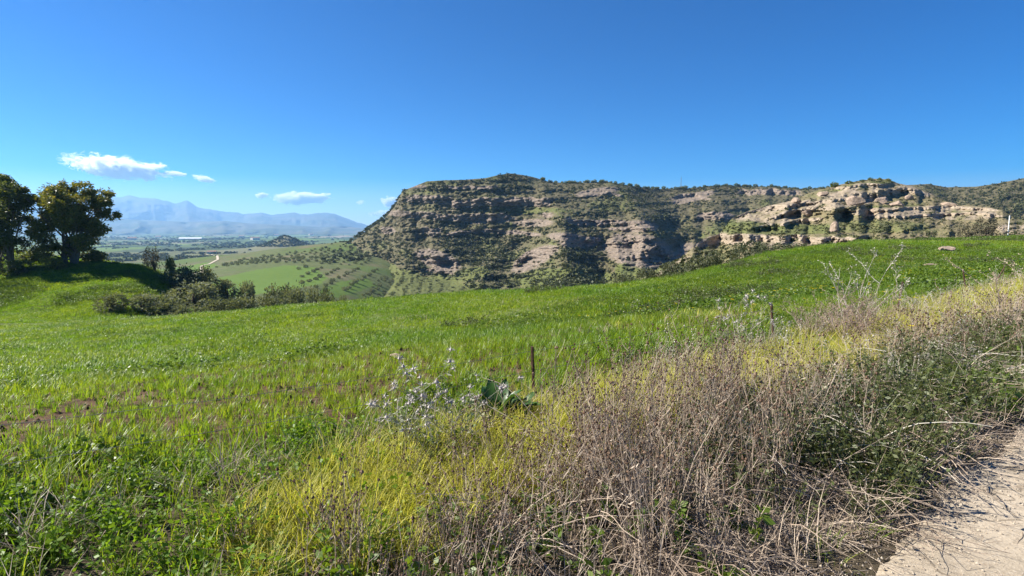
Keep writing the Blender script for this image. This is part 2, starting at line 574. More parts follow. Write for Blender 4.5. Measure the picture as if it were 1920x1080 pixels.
def zv(x, Y):
    z = np.interp(np.log(Y), np.log(_vY), _vz)
    lx = x / np.maximum(Y, 1)
    z = z + 2.5 * fbm(x / 90, Y / 90, 3, 31) * sstep(200, 500, Y) + 9 * fbm(x / 700, Y / 700, 4, 33) * sstep(1200, 3000, Y)
    z = z - 18 * sstep(-110, -40, x) * sstep(150, 220, Y) * sstep(900, 500, Y)
    z = z + 4.5 * np.exp(-(((x + 165) / 60) ** 2 + ((Y - 400) / 110) ** 2))      # swell under the green field
    z = z + np.interp(x, [-420, -350, -276, -192, -120, -60], [0, 8, 16, 26, 29, 0]) * np.exp(-((Y - 640) / 150) ** 2)
    cx, cy = (537 - 960) / F * 1400, 1400
    r = np.hypot((x - cx) / 1.15, Y - cy)
    z = z + 36 * np.exp(-(r / 48) ** 1.35)
    return z


def in_poly(px, py, pts):
    inside = np.zeros(px.shape, bool); n = len(pts); j = n - 1
    for i in range(n):
        xi, yi = pts[i]; xj, yj = pts[j]
        c = ((yi > py) != (yj > py)) & (px < (xj - xi) * (py - yi) / (yj - yi + 1e-12) + xi)
        inside ^= c; j = i
    return inside


def build_valley():
    cols = np.arange(-1500, 3100, 5.0)
    rows = np.exp(np.linspace(math.log(62), math.log(16000), 340))
    PX, Y = np.meshgrid(cols, rows)
    X = (PX - 960) / F * Y
    Z = zv(X, Y)
    px, py = proj(X, Y, Z)
    w = fbm(px / 25, py / 12, 3, 4) * 4
    fieldA = in_poly(px + w, py, [(405, 522), (470, 508), (540, 497), (590, 502), (612, 520), (600, 532), (540, 545), (480, 552), (400, 560), (395, 540)])
    fieldB = in_poly(px + w, py, [(600, 545), (640, 528), (690, 522), (700, 535), (660, 552), (610, 562)])
    fieldC = in_poly(px + w, py, [(330, 502), (390, 492), (410, 498), (380, 508), (330, 512)])
    green = np.where(fieldA | fieldB | fieldC, 1.0, 0.0)
    far = sstep(700, 1600, Y)
    t = NT('valley_ground')
    v = t.pos()
    n2 = t.noise(0.25, 6, 0.7, v); n1 = t.noise(0.03, 5, 0.6, v)
    base = t.mix(t.mapr(n2, 0.38, 0.62), (0.12, 0.135, 0.05), (0.07, 0.09, 0.03))
    base = t.mix(t.mapr(n1, 0.5, 0.68), base, (0.14, 0.12, 0.065))
    base = t.mix(t.mapr(t.noise(0.012, 4, 0.6, v), 0.5, 0.6), base, (0.085, 0.12, 0.03))
    gr = t.mix(t.mapr(n2, 0.35, 0.7), (0.085, 0.145, 0.022), (0.115, 0.165, 0.03))
    c = t.mix(t.attr('green').outputs['Fac'], base, gr)
    # far patchwork of fields
    sc = t.n('ShaderNodeVectorMath', operation='MULTIPLY'); sc.inputs[1].default_value = (1 / 420.0, 1 / 800.0, 0.0)
    t.l(v, sc.inputs[0])
    vo = t.n('ShaderNodeTexVoronoi'); vo.inputs['Scale'].default_value = 1.0; vo.inputs['Randomness'].default_value = 0.85
    t.l(sc.outputs[0], vo.inputs['Vector'])
    sx = t.n('ShaderNodeSeparateColor'); t.l(vo.outputs['Color'], sx.inputs[0])
    fc = t.ramp(sx.outputs[0], [(0.0, (0.055, 0.075, 0.03)), (0.25, (0.10, 0.15, 0.03)), (0.45, (0.16, 0.15, 0.085)), (0.6, (0.09, 0.125, 0.04)),
                                (0.78, (0.13, 0.18, 0.045)), (0.9, (0.24, 0.20, 0.14)), (1.0, (0.08, 0.10, 0.04))], 'CONSTANT')
    woods = t.mapr(t.noise(0.0035, 5, 0.6, t.pos(1, 0.55, 0)), 0.52, 0.57)
    fc = t.mix(woods, fc, (0.035, 0.055, 0.022))
    c = t.mix(t.attr('far').outputs['Fac'], c, fc)
    m = t.done(t.bsdf(c, 0.95, 0.1, t.bump(n2, 0.5, 0.6)))
    me = np_mesh('valley_floor', np.stack([X, Y, Z], -1).reshape(-1, 3), grid_faces(*X.shape), {'green': green, 'far': far})
    obj('valley_floor', me, m, kind='structure')


build_valley()

# ------------------------------------------------------------------ relief hills
def vdepth(px, py):
    """distance at which a sight line meets the valley floor"""
    ys = np.exp(np.linspace(math.log(90), math.log(20000), 300))
    pyv = proj(0 * ys, ys, np.interp(np.log(ys), np.log(_vY), _vz))[1]
    return np.interp(-py, -pyv, ys)


class Hill:
    def __init__(self, px0, px1, step, rows, top, base, dbase, dtop, wfun, disp, back=140, backdrop=0.15, drop=lambda p, q: 0 * p):
        px = np.arange(px0, px1 + 0.1, step)
        T = np.linspace(-0.06, 1, rows)
        PX = np.repeat(px[None], rows, 0)
        tp, bp = top(px), base(px)
        TT = np.repeat(T[:, None], len(px), 1)
        PY = bp + (tp - bp) * TT
        w = wfun(PX, PY, TT)
        self.w = w
        c = np.cumsum(w, 0); z0 = c[int(rows * 0.0566)]
        g = (c - z0) / (c[-1] - z0)
        D = dbase(px) + (dtop(px) - dbase(px)) * g
        D = D + disp(PX, PY, TT)
        V = P(PX, PY, D)
        V[..., 2] -= drop(PX, PY)
        # land behind the skyline
        nb = 8
        last = V[-1]
        extra = []
        for i in range(1, nb + 1):
            q = last.copy(); f = i / nb
            k = 1 + back * f ** 1.3 / last[:, 1]
            q[:, 0] *= k; q[:, 1] *= k
            q[:, 2] = last[:, 2] - back * backdrop * f ** 1.6 - 0.6 * f + 0.0 * f
            extra.append(q)
        self.PX, self.PY, self.T, self.V = PX, PY, TT, V
        self.full = np.concatenate([V, np.array(extra)], 0)
        self.nb = nb

    def build(self, name, mat, rock, green):
        def ext(a): return np.concatenate([a, np.repeat(a[-1:], self.nb, 0)], 0)
        R, C, _ = self.full.shape
        me = np_mesh(name, self.full.reshape(-1, 3), grid_faces(R, C), {'rock': ext(rock), 'green': ext(green)})
        self.o = obj(name, me, mat, kind='structure')
        return self.o

    def normals(self):
        du = np.gradient(self.V, axis=1); dv = np.gradient(self.V, axis=0)
        n = np.cross(du, dv); n /= np.linalg.norm(n, axis=-1, keepdims=True) + 1e-9
        return n


def band(px, py, pts, th, soft=0.45):
    """1 inside a band that follows the polyline pts, thickness th"""
    c = poly(pts)(px)
    x0, x1 = pts[0][0], pts[-1][0]
    k = sstep(x0 - 30, x0 + 24, px) * sstep(x1 + 30, x1 - 24, px)
    wob = fbm(px / 22, px * 0 + pts[0][1], 3, int(pts[0][0])) * th * 0.35
    return (1 - sstep(th * 0.5 * (1 - soft), th * 0.5 * (1 + soft), np.abs(py - c - wob))) * k


MESA_TOP = poly([(300, 500), (400, 489), (440, 480), (500, 474), (560, 470), (600, 463), (640, 455), (680, 438), (700, 425), (720, 411), (740, 388), (750, 368), (754, 358), (775, 350), (800, 340),
                 (830, 338), (870, 337), (910, 334), (935, 328), (955, 325), (980, 328), (1000, 332), (1030, 341), (1060, 343), (1100, 342), (1140, 341),
                 (1170, 346), (1200, 351), (1240, 354), (1290, 353), (1320, 350), (1360, 348), (1400, 349), (1450, 350), (1500, 354), (1545, 352), (1600, 352), (1700, 347),
                 (1740, 345), (1775, 351), (1830, 350), (1870, 344), (1920, 334), (1980, 328), (2100, 332), (2300, 345), (2600, 350)])
TOE = poly([(600, 462), (640, 466), (680, 476), (720, 490), (770, 504), (830, 517), (880, 536), (930, 552), (980, 572), (1040, 590), (2600, 600)])
MESA_BASE = poly([(600, 512), (640, 530), (680, 556), (720, 582), (800, 586), (1000, 588), (1100, 580), (1300, 560), (1500, 540), (1700, 520), (2600, 500)])
_mdt = poly([(300, 660), (600, 660), (660, 600), (700, 570), (740, 550), (790, 536), (850, 532), (920, 540), (1000, 572), (1150, 590), (1250, 650), (1400, 680), (1700, 620), (1920, 580), (2600, 600)])
CLIFFS = [([(758, 372), (790, 374), (850, 378), (900, 378), (960, 376), (1045, 378)], 20),
          ([(770, 350), (830, 352), (880, 352), (930, 350)], 8),
          ([(728, 400), (780, 403), (840, 408), (900, 410), (960, 404), (1035, 405)], 15),
          ([(715, 432), (760, 437), (825, 436)], 20),
          ([(840, 440), (900, 432), (960, 437), (1012, 441)], 10),
          ([(1060, 414), (1110, 420), (1172, 416)], 13),
          ([(1070, 440), (1100, 448), (1130, 450)], 14),
          ([(1150, 458), (1185, 452), (1215, 456)], 16),
          ([(1205, 478), (1240, 472), (1272, 480)], 24),
          ([(1140, 432), (1180, 428), (1225, 432)], 8),
          ([(965, 490), (1000, 478), (1045, 468)], 20),
          ([(780, 478), (820, 486), (860, 494)], 20),
          ([(800, 505), (850, 510)], 10),
          ([(1306, 406), (1340, 404), (1378, 408)], 17),
          ([(1385, 361), (1440, 360), (1500, 362)], 13),
          ([(1090, 368), (1140, 362), (1165, 366)], 8),
          ([(1260, 372), (1300, 365), (1330, 372)], 9)]


def mesa_w(px, py, t):
    w = np.exp(0.9 * fbm(px / 320 + 3, (py + 0.03 * px) / 5.0, 3, 41) + 0.12 * fbm(px / 60, py / 8, 3, 43))
    w = w * (1 + 1.4 * sstep(-6, 14, py - TOE(px))) * (1 + 0.7 * sstep(0.8, 1.0, t)) * (1 + 1.3 * sstep(1060, 960, px) * sstep(425, 455, py))                   # gentle toe
    cl = np.zeros_like(px)
    for pts, th in CLIFFS:
        th = th * .8
        b = band(px, py, pts, th) * sstep(-0.75, -0.1, fbm(px / 75.0, py / 40.0 + th, 3, 46))
        cl = np.maximum(cl, b)
        # bench above each cliff
        up = band(px, py + th * 0.75, pts, th * 0.5)
        w = w * (1 + 0.7 * up)
    mesa_w.cl = cl
    return w * (1 - 0.9 * cl) + 0.01


def spur(px, py, crest, A, wl, wr, fade=20):
    ys = [c[1] for c in crest]; xs = [c[0] for c in crest]
    cx = np.interp(py, ys, xs)
    d = px - cx
    prof = np.where(d < 0, np.exp(-(np.abs(d) / wl) ** 1.2), np.exp(-(np.abs(d) / wr) ** 1.5))
    k = sstep(ys[0] - fade, ys[0] + fade, py) * sstep(ys[-1] + fade, ys[-1] - fade, py)
    return -A * prof * k


def ridge(px, py, path, A, wl, wr, sharp=1.0):
    """a spur that grows from its upper end: flat flanks meet in an edge; A, wl, wr are (top, bottom) values"""
    ys = [c[1] for c in path]; xs = [c[0] for c in path]
    k = np.clip((py - ys[0]) / (ys[-1] - ys[0]), 0, 1.15)
    cx = np.interp(py, ys, xs) + 5 * fbm(py / 14.0, py * 0 + xs[0], 3, int(xs[0]))
    a = (A[0] + (A[1] - A[0]) * k) * sstep(ys[0] - 12, ys[0] + 8, py)
    L = (wl[0] + (wl[1] - wl[0]) * k) * (1 + .18 * fbm(px / 30.0, py / 16.0, 3, 66)); Rr = (wr[0] + (wr[1] - wr[0]) * k) * (1 + .18 * fbm(px / 30.0, py / 16.0, 3, 67))
    d = px - cx
    t_ = np.where(d < 0, 1 - np.abs(d) / L, 1 - np.abs(d) / Rr)
    return -a * np.clip(t_, 0, 1) ** sharp


def mesa_disp(px, py, t):
    d = np.minimum(ridge(px, py, [(1050, 398), (1056, 440), (1064, 480), (1084, 520), (1104, 580)], (12, 50), (22, 150), (16, 62)),
                   ridge(px, py, [(1198, 402), (1224, 440), (1248, 470), (1262, 505), (1266, 560)], (16, 56), (24, 110), (16, 44)))
    d = np.minimum(d, ridge(px, py, [(900, 424), (858, 450), (800, 490), (765, 530), (750, 590)], (4, 12), (30, 70), (30, 85)))
    d = np.minimum(d, ridge(px, py, [(965, 438), (940, 470), (915, 505), (890, 560)], (6, 26), (16, 60), (16, 46)))
    d = np.minimum(d, ridge(px, py, [(1122, 424), (1150, 450), (1168, 500), (1160, 560)], (8, 30), (10, 40), (20, 60)))
    # the left shoulder turns away from the viewer and runs out into long talus ribs
    d = np.minimum(d, ridge(px, py, [(800, 384), (776, 420), (735, 460), (690, 505)], (2, 12), (60, 120), (60, 90)))
    d = np.minimum(d, ridge(px, py, [(850, 420), (815, 460), (775, 500), (745, 540)], (2, 12), (50, 90), (50, 80)))
    d += ridge(px, py, [(1150, 342), (1172, 356), (1192, 378), (1202, 402)], (6, 34), (40, 70), (24, 52))
    d += ridge(px, py, [(965, 326), (1000, 345), (1040, 372), (1062, 400)], (3, 20), (60, 110), (30, 60))
    d += ridge(px, py, [(1335, 350), (1330, 380), (1340, 410), (1345, 450)], (6, 30), (30, 60), (24, 50))
    d += ridge(px, py, [(1430, 352), (1440, 380), (1455, 420)], (5, 26), (30, 60), (24, 50))
    d += ridge(px, py, [(1740, 346), (1728, 380), (1715, 420)], (8, 34), (50, 80), (40, 70))
    d += ridge(px, py, [(1900, 338), (1872, 380), (1850, 420)], (8, 40), (60, 90), (50, 80))
    toe = sstep(-8, 10, py - TOE(px) + 5 * fbm(px / 25, py / 12, 2, 68))
    d = d * (1 - .9 * toe)
    edge = sstep(0.0, 0.12, 1 - t) * sstep(0.0, 0.1, t) * (1 - .95 * toe)
    hillm = sstep(560, 700, px)
    wx = px + 0.45 * (py - 450) + 40 * vn2(py / 17.0, px / 160.0, 60) + 16 * fbm(px / 40, py / 24, 3, 61)
    gul = ridged(wx / 60.0, py / 40.0, 4, 51)
    d += hillm * edge * (-3.2 * gul + 3.0 * fbm(px / 40.0, py / 6.0, 4, 53) + 1.8 * fbm(px / 8.0, py / 5.0, 3, 54))
    cl = mesa_w.cl
    bx = px + 30 * vn2(py / 9.0, px / 70.0, 64)
    butt = ridged(bx / 9.0, py / 26.0, 3, 57) + .8 * np.abs(vn2(bx / 17.0, py / 30.0, 58))
    d += hillm * edge * cl * (-2.2 * butt)
    d += hillm * sstep(0.0, 0.04, 1 - t) * 2.6 * fbm(px / 5.0, py / 3.0, 3, 59)
    return d


mesa = Hill(600, 2600, 1.7, 300, MESA_TOP, MESA_BASE, poly([(600, 290), (640, 250), (700, 245), (760, 258), (850, 278), (1100, 290), (1300, 300), (2600, 320)]), _mdt, mesa_w, mesa_disp, 260, 0.10, lambda p, q: 14 * sstep(690, 600, p) + 12 * sstep(745, 655, p) * sstep(-10, 22, q - TOE(p)))
px, py = mesa.PX, mesa.PY
rock = mesa_w.cl * 0.95
rock = np.maximum(rock, 0.40 * ell(px, py, 800, 405, 110, 45, 10))
for e in [(905, 410, 75, 12, 0), (1000, 418, 45, 9, 0), (822, 488, 50, 20, 20), (1000, 486, 55, 20, -28), (1195, 470, 78, 38, 8), (1195, 425, 45, 14, 0),
          (1345, 405, 38, 9, 0), (1300, 370, 50, 9, -15), (1120, 360, 50, 9, -8), (1060, 445, 40, 10, 5), (1290, 480, 25, 30, 0), (1085, 455, 45, 12, 0)]:
    rock = np.maximum(rock, 0.62 * ell(px, py, *e))
gmap = 0.28 + 0.3 * fbm(px / 40, py / 20, 3, 71) + 0.55 * sstep(0.3, 0.0, mesa.T)
for e in [(1000, 395, 90, 7, 0, 0.6), (1180, 510, 28, 26, 0, 1.0), (1150, 385, 60, 14, 0, 0.5), (950, 345, 70, 12, 0, 0.35), (1060, 525, 110, 24, 0, 0.8), (880, 515, 50, 14, -12, 0.7), (1400, 430, 90, 20, 0, 0.6),
          (800, 545, 120, 24, 0, 0.7), (880, 455, 60, 20, 0, 0.1)]:
    gmap = np.maximum(gmap, e[5] * ell(px, py, *e[:5]))
toe = sstep(-8, 10, py - TOE(px) + 5 * fbm(px / 25, py / 12, 2, 68))
gmap = np.maximum(gmap, .75 * toe)
gmap = np.where(px < 640, np.maximum(gmap, 0.55), gmap)
rock = rock * sstep(640, 720, px + 0 * py)
mesa_rock, mesa_green = rock, gmap
mesa.build('mesa_hill', M['mesa'], rock, gmap)

# rocky hill on the right, nearer
OUT_TOP = poly([(1150, 548), (1200, 524), (1240, 500), (1280, 482), (1300, 462), (1320, 447), (1350, 438), (1372, 410), (1400, 397), (1440, 386), (1490, 375), (1515, 363), (1545, 353),
                (1580, 345), (1610, 339), (1640, 335), (1665, 336), (1685, 344), (1710, 349), (1740, 360), (1770, 376), (1800, 384), (1850, 388), (1880, 394), (1905, 410), (1940, 416), (2000, 412), (2150, 405), (2400, 400)])
OUT_BASE = poly([(1150, 560), (1200, 540), (1240, 522), (1280, 514), (1300, 505), (1350, 495), (1400, 482), (1500, 474), (1650, 466), (1900, 458), (2400, 446)])
OCL = [([(1300, 456), (1340, 447), (1400, 446), (1460, 447), (1540, 450), (1620, 447)], 12),
       ([(1375, 404), (1420, 394), (1480, 386), (1520, 380)], 9),
       ([(1440, 410), (1490, 400), (1530, 392)], 8),
       ([(1612, 368), (1650, 362), (1700, 357), (1745, 366)], 10),
       ([(1500, 384), (1540, 378), (1600, 374)], 5),
       ([(1560, 354), (1610, 348), (1660, 346)], 6),
       ([(1620, 397), (1700, 392), (1780, 388), (1870, 394)], 5),
       ([(1640, 408), (1730, 404), (1800, 400), (1880, 404)], 5),
       ([(1460, 422), (1500, 414), (1540, 410)], 6)]


def out_w(px, py, t):
    w = np.exp(0.8 * fbm(px / 90 + 3, (py + 0.12 * px) / 3.5, 3, 141) + 0.5 * fbm(px / 22, py / 7, 3, 143))
    cl = np.zeros_like(px)
    for pts, th in OCL:
        cl = np.maximum(cl, band(px, py, pts, th))
        w = w * (1 + 1.0 * band(px, py + th * 0.8, pts, th * 0.5))
    out_w.cl = cl
    return w * (1 - 0.88 * cl) + 0.01


def out_disp(px, py, t):
    edge = sstep(0.0, 0.12, 1 - t) * sstep(0.0, 0.2, t)
    d = edge * (-3 * ridged((px + 0.5 * py) / 46.0, py / 40.0, 4, 151) + 1.7 * fbm(px / 11.0, py / 6.0, 4, 153) * (1 - .7 * ell(px, py, 1750, 400, 140, 14)))
    d += edge * out_w.cl * (-1.4 * ridged(px / 10.0, py / 30.0, 3, 157))
    d += spur(px, py, [(1640, 335), (1600, 370), (1560, 400)], 16, 70, 50, 12)
    d += spur(px, py, [(1500, 372), (1460, 400), (1420, 430)], 9, 40, 34, 12)
    d += 0.5 * fbm(px / 4, py / 3, 2, 159) * sstep(0, 0.05, 1 - t)
    return d


_od = poly([(1150, 72), (1240, 82), (1300, 95), (1380, 150), (1500, 175), (1640, 205), (1760, 190), (1900, 150), (2400, 150)])
_ob = poly([(1150, 60), (1240, 62), (1300, 66), (1400, 70), (1500, 76), (1700, 84), (1900, 90), (2400, 95)])
outc = Hill(1150, 2400, 1.6, 190, OUT_TOP, OUT_BASE, _ob, _od, out_w, out_disp, 60, 0.35)
px, py = outc.PX, outc.PY
rock = out_w.cl * 0.95
for e in [(1440, 396, 75, 16, -16), (1470, 408, 60, 14, -15), (1580, 375, 90, 20, -8), (1720, 396, 165, 11, -1), (1800, 404, 90, 10, 0), (1460, 452, 165, 10, 0), (1680, 355, 70, 14, 0),
          (1330, 450, 40, 12, -20), (1260, 500, 50, 6, -28), (1600, 360, 60, 9, -10), (1385, 495, 0.1, 0.1), (1900, 430, 40, 12, 0)]:
    rock = np.maximum(rock, (0.56 + .22 * fbm(px / 18, py / 7, 3, 173)) * ell(px, py, *e[:4], rot=(e[4] if len(e) > 4 else 0)))
gmap = 0.28 + 0.3 * fbm(px / 40, py / 12, 3, 171)
for e in [(1480, 430, 120, 10, 0, 0.95), (1380, 425, 60, 14, 0, 0.9), (1640, 425, 120, 14, 0, 0.6), (1620, 348, 70, 7, -8, 0.7), (1300, 510, 80, 20, 0, 0.9), (1680, 388, 70, 4, 0, 0.6)]:
    gmap = np.maximum(gmap, e[5] * ell(px, py, *e[:5]))
out_rock, out_green = rock, gmap
outc.build('rocky_hill', M['outcrop'], rock, gmap)

# far mountains across the valley
t = NT('mountain_ground')
v = t.pos()
c = t.mix(t.mapr(t.noise(0.0016, 6, 0.65, v), 0.4, 0.6), (0.05, 0.065, 0.03), (0.12, 0.11, 0.07))
M['mountain'] = t.done(t.bsdf(c, 0.95, 0.1))
MT_TOP = poly([(-1500, 400), (-900, 385), (-300, 392), (-100, 380), (60, 372), (130, 378), (190, 373), (215, 369), (245, 367), (265, 371), (290, 371), (310, 377), (330, 380), (352, 378), (368, 387),
               (400, 394), (430, 398), (455, 402), (490, 399), (510, 402), (535, 400), (552, 398), (565, 402), (585, 402), (605, 399), (625, 401), (645, 408), (670, 417), (690, 422), (760, 426), (900, 428), (1500, 424), (3000, 410)])
_mt0 = MT_TOP
MT_TOP = lambda p: _mt0(p) + 2.4 * fbm(p / 22.0, 0 * p, 4, 207)
mt_base = lambda p: 440 + 0 * p
def mt_disp(px, py, t):
    return -1100 * ridged(px / 60.0, py / 60.0, 4, 201) * sstep(0, 0.15, 1 - t) * sstep(0, 0.2, t)
mts = Hill(-1500, 3000, 3, 60, MT_TOP, mt_base, lambda p: 8500 + 0 * p, lambda p: 12500 + 0 * p, lambda a, b, t: 1 + 0.5 * fbm(a / 50, b / 8, 3, 205), mt_disp, 1500, 0.1)
mts.build('distant_mountains', M['mountain'], 0 * mts.PX, 0 * mts.PX)
H2_TOP = poly([(-1500, 425), (0, 415), (120, 412), (200, 410), (280, 413), (350, 416), (420, 414), (470, 419), (540, 422), (600, 426), (640, 424), (700, 430), (900, 433), (3000, 430)])
h2 = Hill(-1500, 3000, 5, 40, H2_TOP, lambda p: 443 + 0 * p, lambda p: 5800 + 0 * p, lambda p: 8200 + 0 * p, lambda a, b, t: 1 + 0.6 * fbm(a / 30, b / 5, 3, 215),
          lambda a, b, t: -700 * ridged(a / 40.0, b / 30.0, 4, 211) * sstep(0, 0.15, 1 - t) * sstep(0, 0.2, t), 1500, 0.05)
h2.build('foothills', M['mountain'], 0 * h2.PX, 0 * h2.PX)

# ------------------------------------------------------------------ haze
def haze():
    x0, x1, y0, y1, z0, z1 = -34000, 34000, -300, 16500, -220, 690
    V = [(x, y, z) for z in (z0, z1) for y in (y0, y1) for x in (x0, x1)]
    Fs = [(0, 2, 3, 1), (4, 5, 7, 6), (0, 1, 5, 4), (2, 6, 7, 3), (0, 4, 6, 2), (1, 3, 7, 5)]
    me = bpy.data.meshes.new('haze'); me.from_pydata(V, [], Fs)
    m = bpy.data.materials.new('haze_air'); m.use_nodes = True
    nt = m.node_tree; nt.nodes.clear()
    pv = nt.nodes.new('ShaderNodeVolumePrincipled'); ou = nt.nodes.new('ShaderNodeOutputMaterial')
    pv.inputs['Color'].default_value = (0.32, 0.60, 1.0, 1); pv.inputs['Density'].default_value = 0.82e-4
    pv.inputs['Anisotropy'].default_value = 0.3
    nt.links.new(pv.outputs[0], ou.inputs['Volume'])
    obj('haze', me, m, kind='stuff')


haze()

# ------------------------------------------------------------------ clouds
def cloud(name, cx, cy, Y, rx, ry, depth, lobes, dens, thr, label, nscale, tilt=0.0):
    """a volume inside a lumpy shell: sx, sz in metres from picture size at distance Y"""
    c = P(cx, cy, Y); k = Y / F
    V = []; Fs = []
    import bmesh
    bm = bmesh.new()
    bmesh.ops.create_icosphere(bm, subdivisions=3, radius=1.0)
    me = bpy.data.meshes.new(name); bm.to_mesh(me); bm.free()
    t = NT(name + '_vapour')
    tc = t.n('ShaderNodeTexCoord')
    o_ = tc.outputs['Object']
    ln = t.n('ShaderNodeVectorMath', operation='LENGTH'); t.l(o_, ln.inputs[0])
    wp = t.n('ShaderNodeVectorMath', operation='MULTIPLY'); wp.inputs[1].default_value = (rx / ry * 0.55, 1.0, 1.0)
    t.l(o_, wp.inputs[0])
    nz = t.noise(nscale, 5, 0.62, wp.outputs[0], 0.9)
    nl = t.noise(nscale * 0.4, 1, 0.5, wp.outputs[0])
    f = t.math('SUBTRACT', t.math('ADD', t.math('MULTIPLY', nz, 2.3), t.math('MULTIPLY', nl, 0.7)), t.math('MULTIPLY', t.math('POWER', ln.outputs['Value'], 2.0), 0.85))
    d = t.mapr(f, thr + 0.28, thr + 0.34, 0.0, dens)
    pv = t.n('ShaderNodeVolumePrincipled'); pv.inputs['Color'].default_value = (1, 1, 1, 1)
    pv.inputs['Anisotropy'].default_value = 0.2
    t.l(d, pv.inputs['Density'])
    t.l(pv.outputs[0], t.out.inputs['Volume'])
    o = obj(name, me, t.m, label=label, category='cloud', group='small white clouds low in the sky')
    o.location = c; o.scale = (rx * k, depth, ry * k); o.rotation_euler = (0, math.radians(tilt), 0)
    return o


cloud('cloud', 218, 314, 15000, 120, 27, 500, 0, 0.035, 0.86, 'largest white cloud with grey underside, above the far mountains right of the trees', 3.0, 7)
cloud('cloud', 328, 325, 15000, 26, 6, 200, 0, 0.02, 0.86, 'thin white tail trailing right from the largest cloud', 2.0, 8)
cloud('cloud', 382, 335, 15000, 26, 8, 200, 0, 0.02, 0.86, 'short white wisp just right of the largest cloud', 2.0, 14)
cloud('cloud', 562, 371, 30500, 68, 15, 700, 0, 0.02, 0.84, 'long flat white cloud above the right end of the far mountains', 2.2, 0)
cloud('cloud', 490, 366, 30500, 16, 7, 300, 0, 0.02, 0.86, 'small cloud puff touching the left end of the long flat cloud', 2.0, 0)
cloud('cloud', 733, 378, 30500, 26, 13, 400, 0, 0.02, 0.86, 'white cloud puff partly behind the cliff edge', 2.0, 10)
cloud('cloud', 676, 379, 30500, 11, 6, 300, 0, 0.005, 0.9, 'tiny white puff between the long flat cloud and the cliff', 1.8, 0)
cloud('cloud', 712, 399, 30500, 30, 8, 400, 0, 0.004, 0.9, 'faint white cloud low beside the cliff foot', 2.0, -6)

# ------------------------------------------------------------------ plant materials
M['wheat'] = leaf_mat('wheat_leaf', [(0.105, 0.185, 0.014), (0.155, 0.25, 0.018), (0.20, 0.29, 0.02), (0.25, 0.325, 0.028), (0.31, 0.33, 0.05)], 0.5, 0.42, 0.42, 0.16, (0.74, 0.88, 0.95))
M['yellowgrass'] = leaf_mat('yellow_grass_leaf', [(0.36, 0.38, 0.05), (0.50, 0.48, 0.075), (0.60, 0.53, 0.15)], 0.45, 0.5, 0.3, tboost=(1.2, 1.2, .7))
M['herb'] = leaf_mat('herb_leaf', [(0.075, 0.13, 0.014), (0.11, 0.18, 0.02), (0.16, 0.22, 0.03)], 0.42, 0.45, 0.4)
M['brightherb'] = leaf_mat('bright_herb_leaf', [(0.09, 0.17, 0.014), (0.14, 0.24, 0.02), (0.19, 0.29, 0.03)], 0.45, 0.5, 0.3)
M['darkherb'] = leaf_mat('dark_herb_leaf', [(0.05, 0.07, 0.018), (0.08, 0.10, 0.03), (0.13, 0.14, 0.045)], 0.3, 0.5, 0.4)
M['dry'] = leaf_mat('dry_stalk', [(0.23, 0.17, 0.125), (0.38, 0.295, 0.22), (0.52, 0.43, 0.33)], 0.12, 0.7, 0.2, tboost=(1, 1, 1))
M['pale'] = leaf_mat('pale_stalk', [(0.34, 0.30, 0.23), (0.46, 0.42, 0.34), (0.56, 0.52, 0.44)], 0.15, 0.7, 0.2, tboost=(1, 1, 1))
M['head'] = leaf_mat('seed_head', [(0.07, 0.042, 0.028), (0.13, 0.08, 0.052), (0.26, 0.18, 0.12)], 0.05, 0.8, 0.1, tboost=(1, 1, 1))
M['thistle'] = leaf_mat('thistle_head', [(0.34, 0.30, 0.27), (0.46, 0.41, 0.38), (0.60, 0.55, 0.50)], 0.2, 0.7, 0.2, tboost=(1, 1, 1))
M['greystem'] = leaf_mat('thistle_stem', [(0.24, 0.25, 0.17), (0.34, 0.33, 0.25)], 0.15, 0.7, 0.2, tboost=(1, 1, 1))
M['olive'] = leaf_mat('olive_leaf', [(0.09, 0.105, 0.06), (0.15, 0.165, 0.10), (0.225, 0.24, 0.155)], 0.3, 0.75, 0.12)
M['euca'] = leaf_mat('tree_leaf', [(0.055, 0.09, 0.02), (0.095, 0.135, 0.028), (0.22, 0.21, 0.04)], 0.45, 0.45, 0.4, tboost=(1.5, 1.2, 0.45))
M['scrub'] = leaf_mat('scrub_leaf', [(0.04, 0.05, 0.02), (0.06, 0.07, 0.028), (0.09, 0.095, 0.04)], 0.15, 0.6, 0.25)
M['bark'] = plain_mat('bark', (0.13, 0.10, 0.075), (0.06, 0.045, 0.035), 5, 0.9, 0.8, 0.03)
M['palebark'] = plain_mat('pale_bark', (0.17, 0.14, 0.11), (0.12, 0.095, 0.075), 2, 0.9, 0.8, 0.03)
M['dock'] = leaf_mat('dock_leaf', [(0.028, 0.07, 0.012), (0.04, 0.095, 0.016), (0.06, 0.12, 0.02)], 0.28, 0.33, 0.5)
M['rust'] = plain_mat('rusty_iron', (0.055, 0.032, 0.022), (0.12, 0.06, 0.035), 30, 0.8, 0.5, 0.003, 0.3, 0.2)
M['wire'] = plain_mat('old_wire', (0.30, 0.29, 0.27), (0.2, 0.17, 0.14), 20, 0.5, 0, 0.01, 0.5, 0.7)

R = random.Random(11)

# ------------------------------------------------------------------ small plant pieces
def tuft(n, h, spread, w, dr, mi=0, mat='wheat', seed=0, up=0.4):
    r = random.Random(seed); b = MB()
    for i in range(n):
        a = r.uniform(0, 2 * math.pi); q = spread * math.sqrt(r.random())
        a2 = a + r.uniform(-0.9, 0.9)
        b.blade((q * math.cos(a), q * math.sin(a), -0.01), (math.cos(a2), math.sin(a2)), h * r.uniform(0.55, 1.15), w * r.uniform(0.7, 1.2), dr * r.uniform(0.3, 1.3), 3)
    return b.mesh('tuft', [M[mat]])


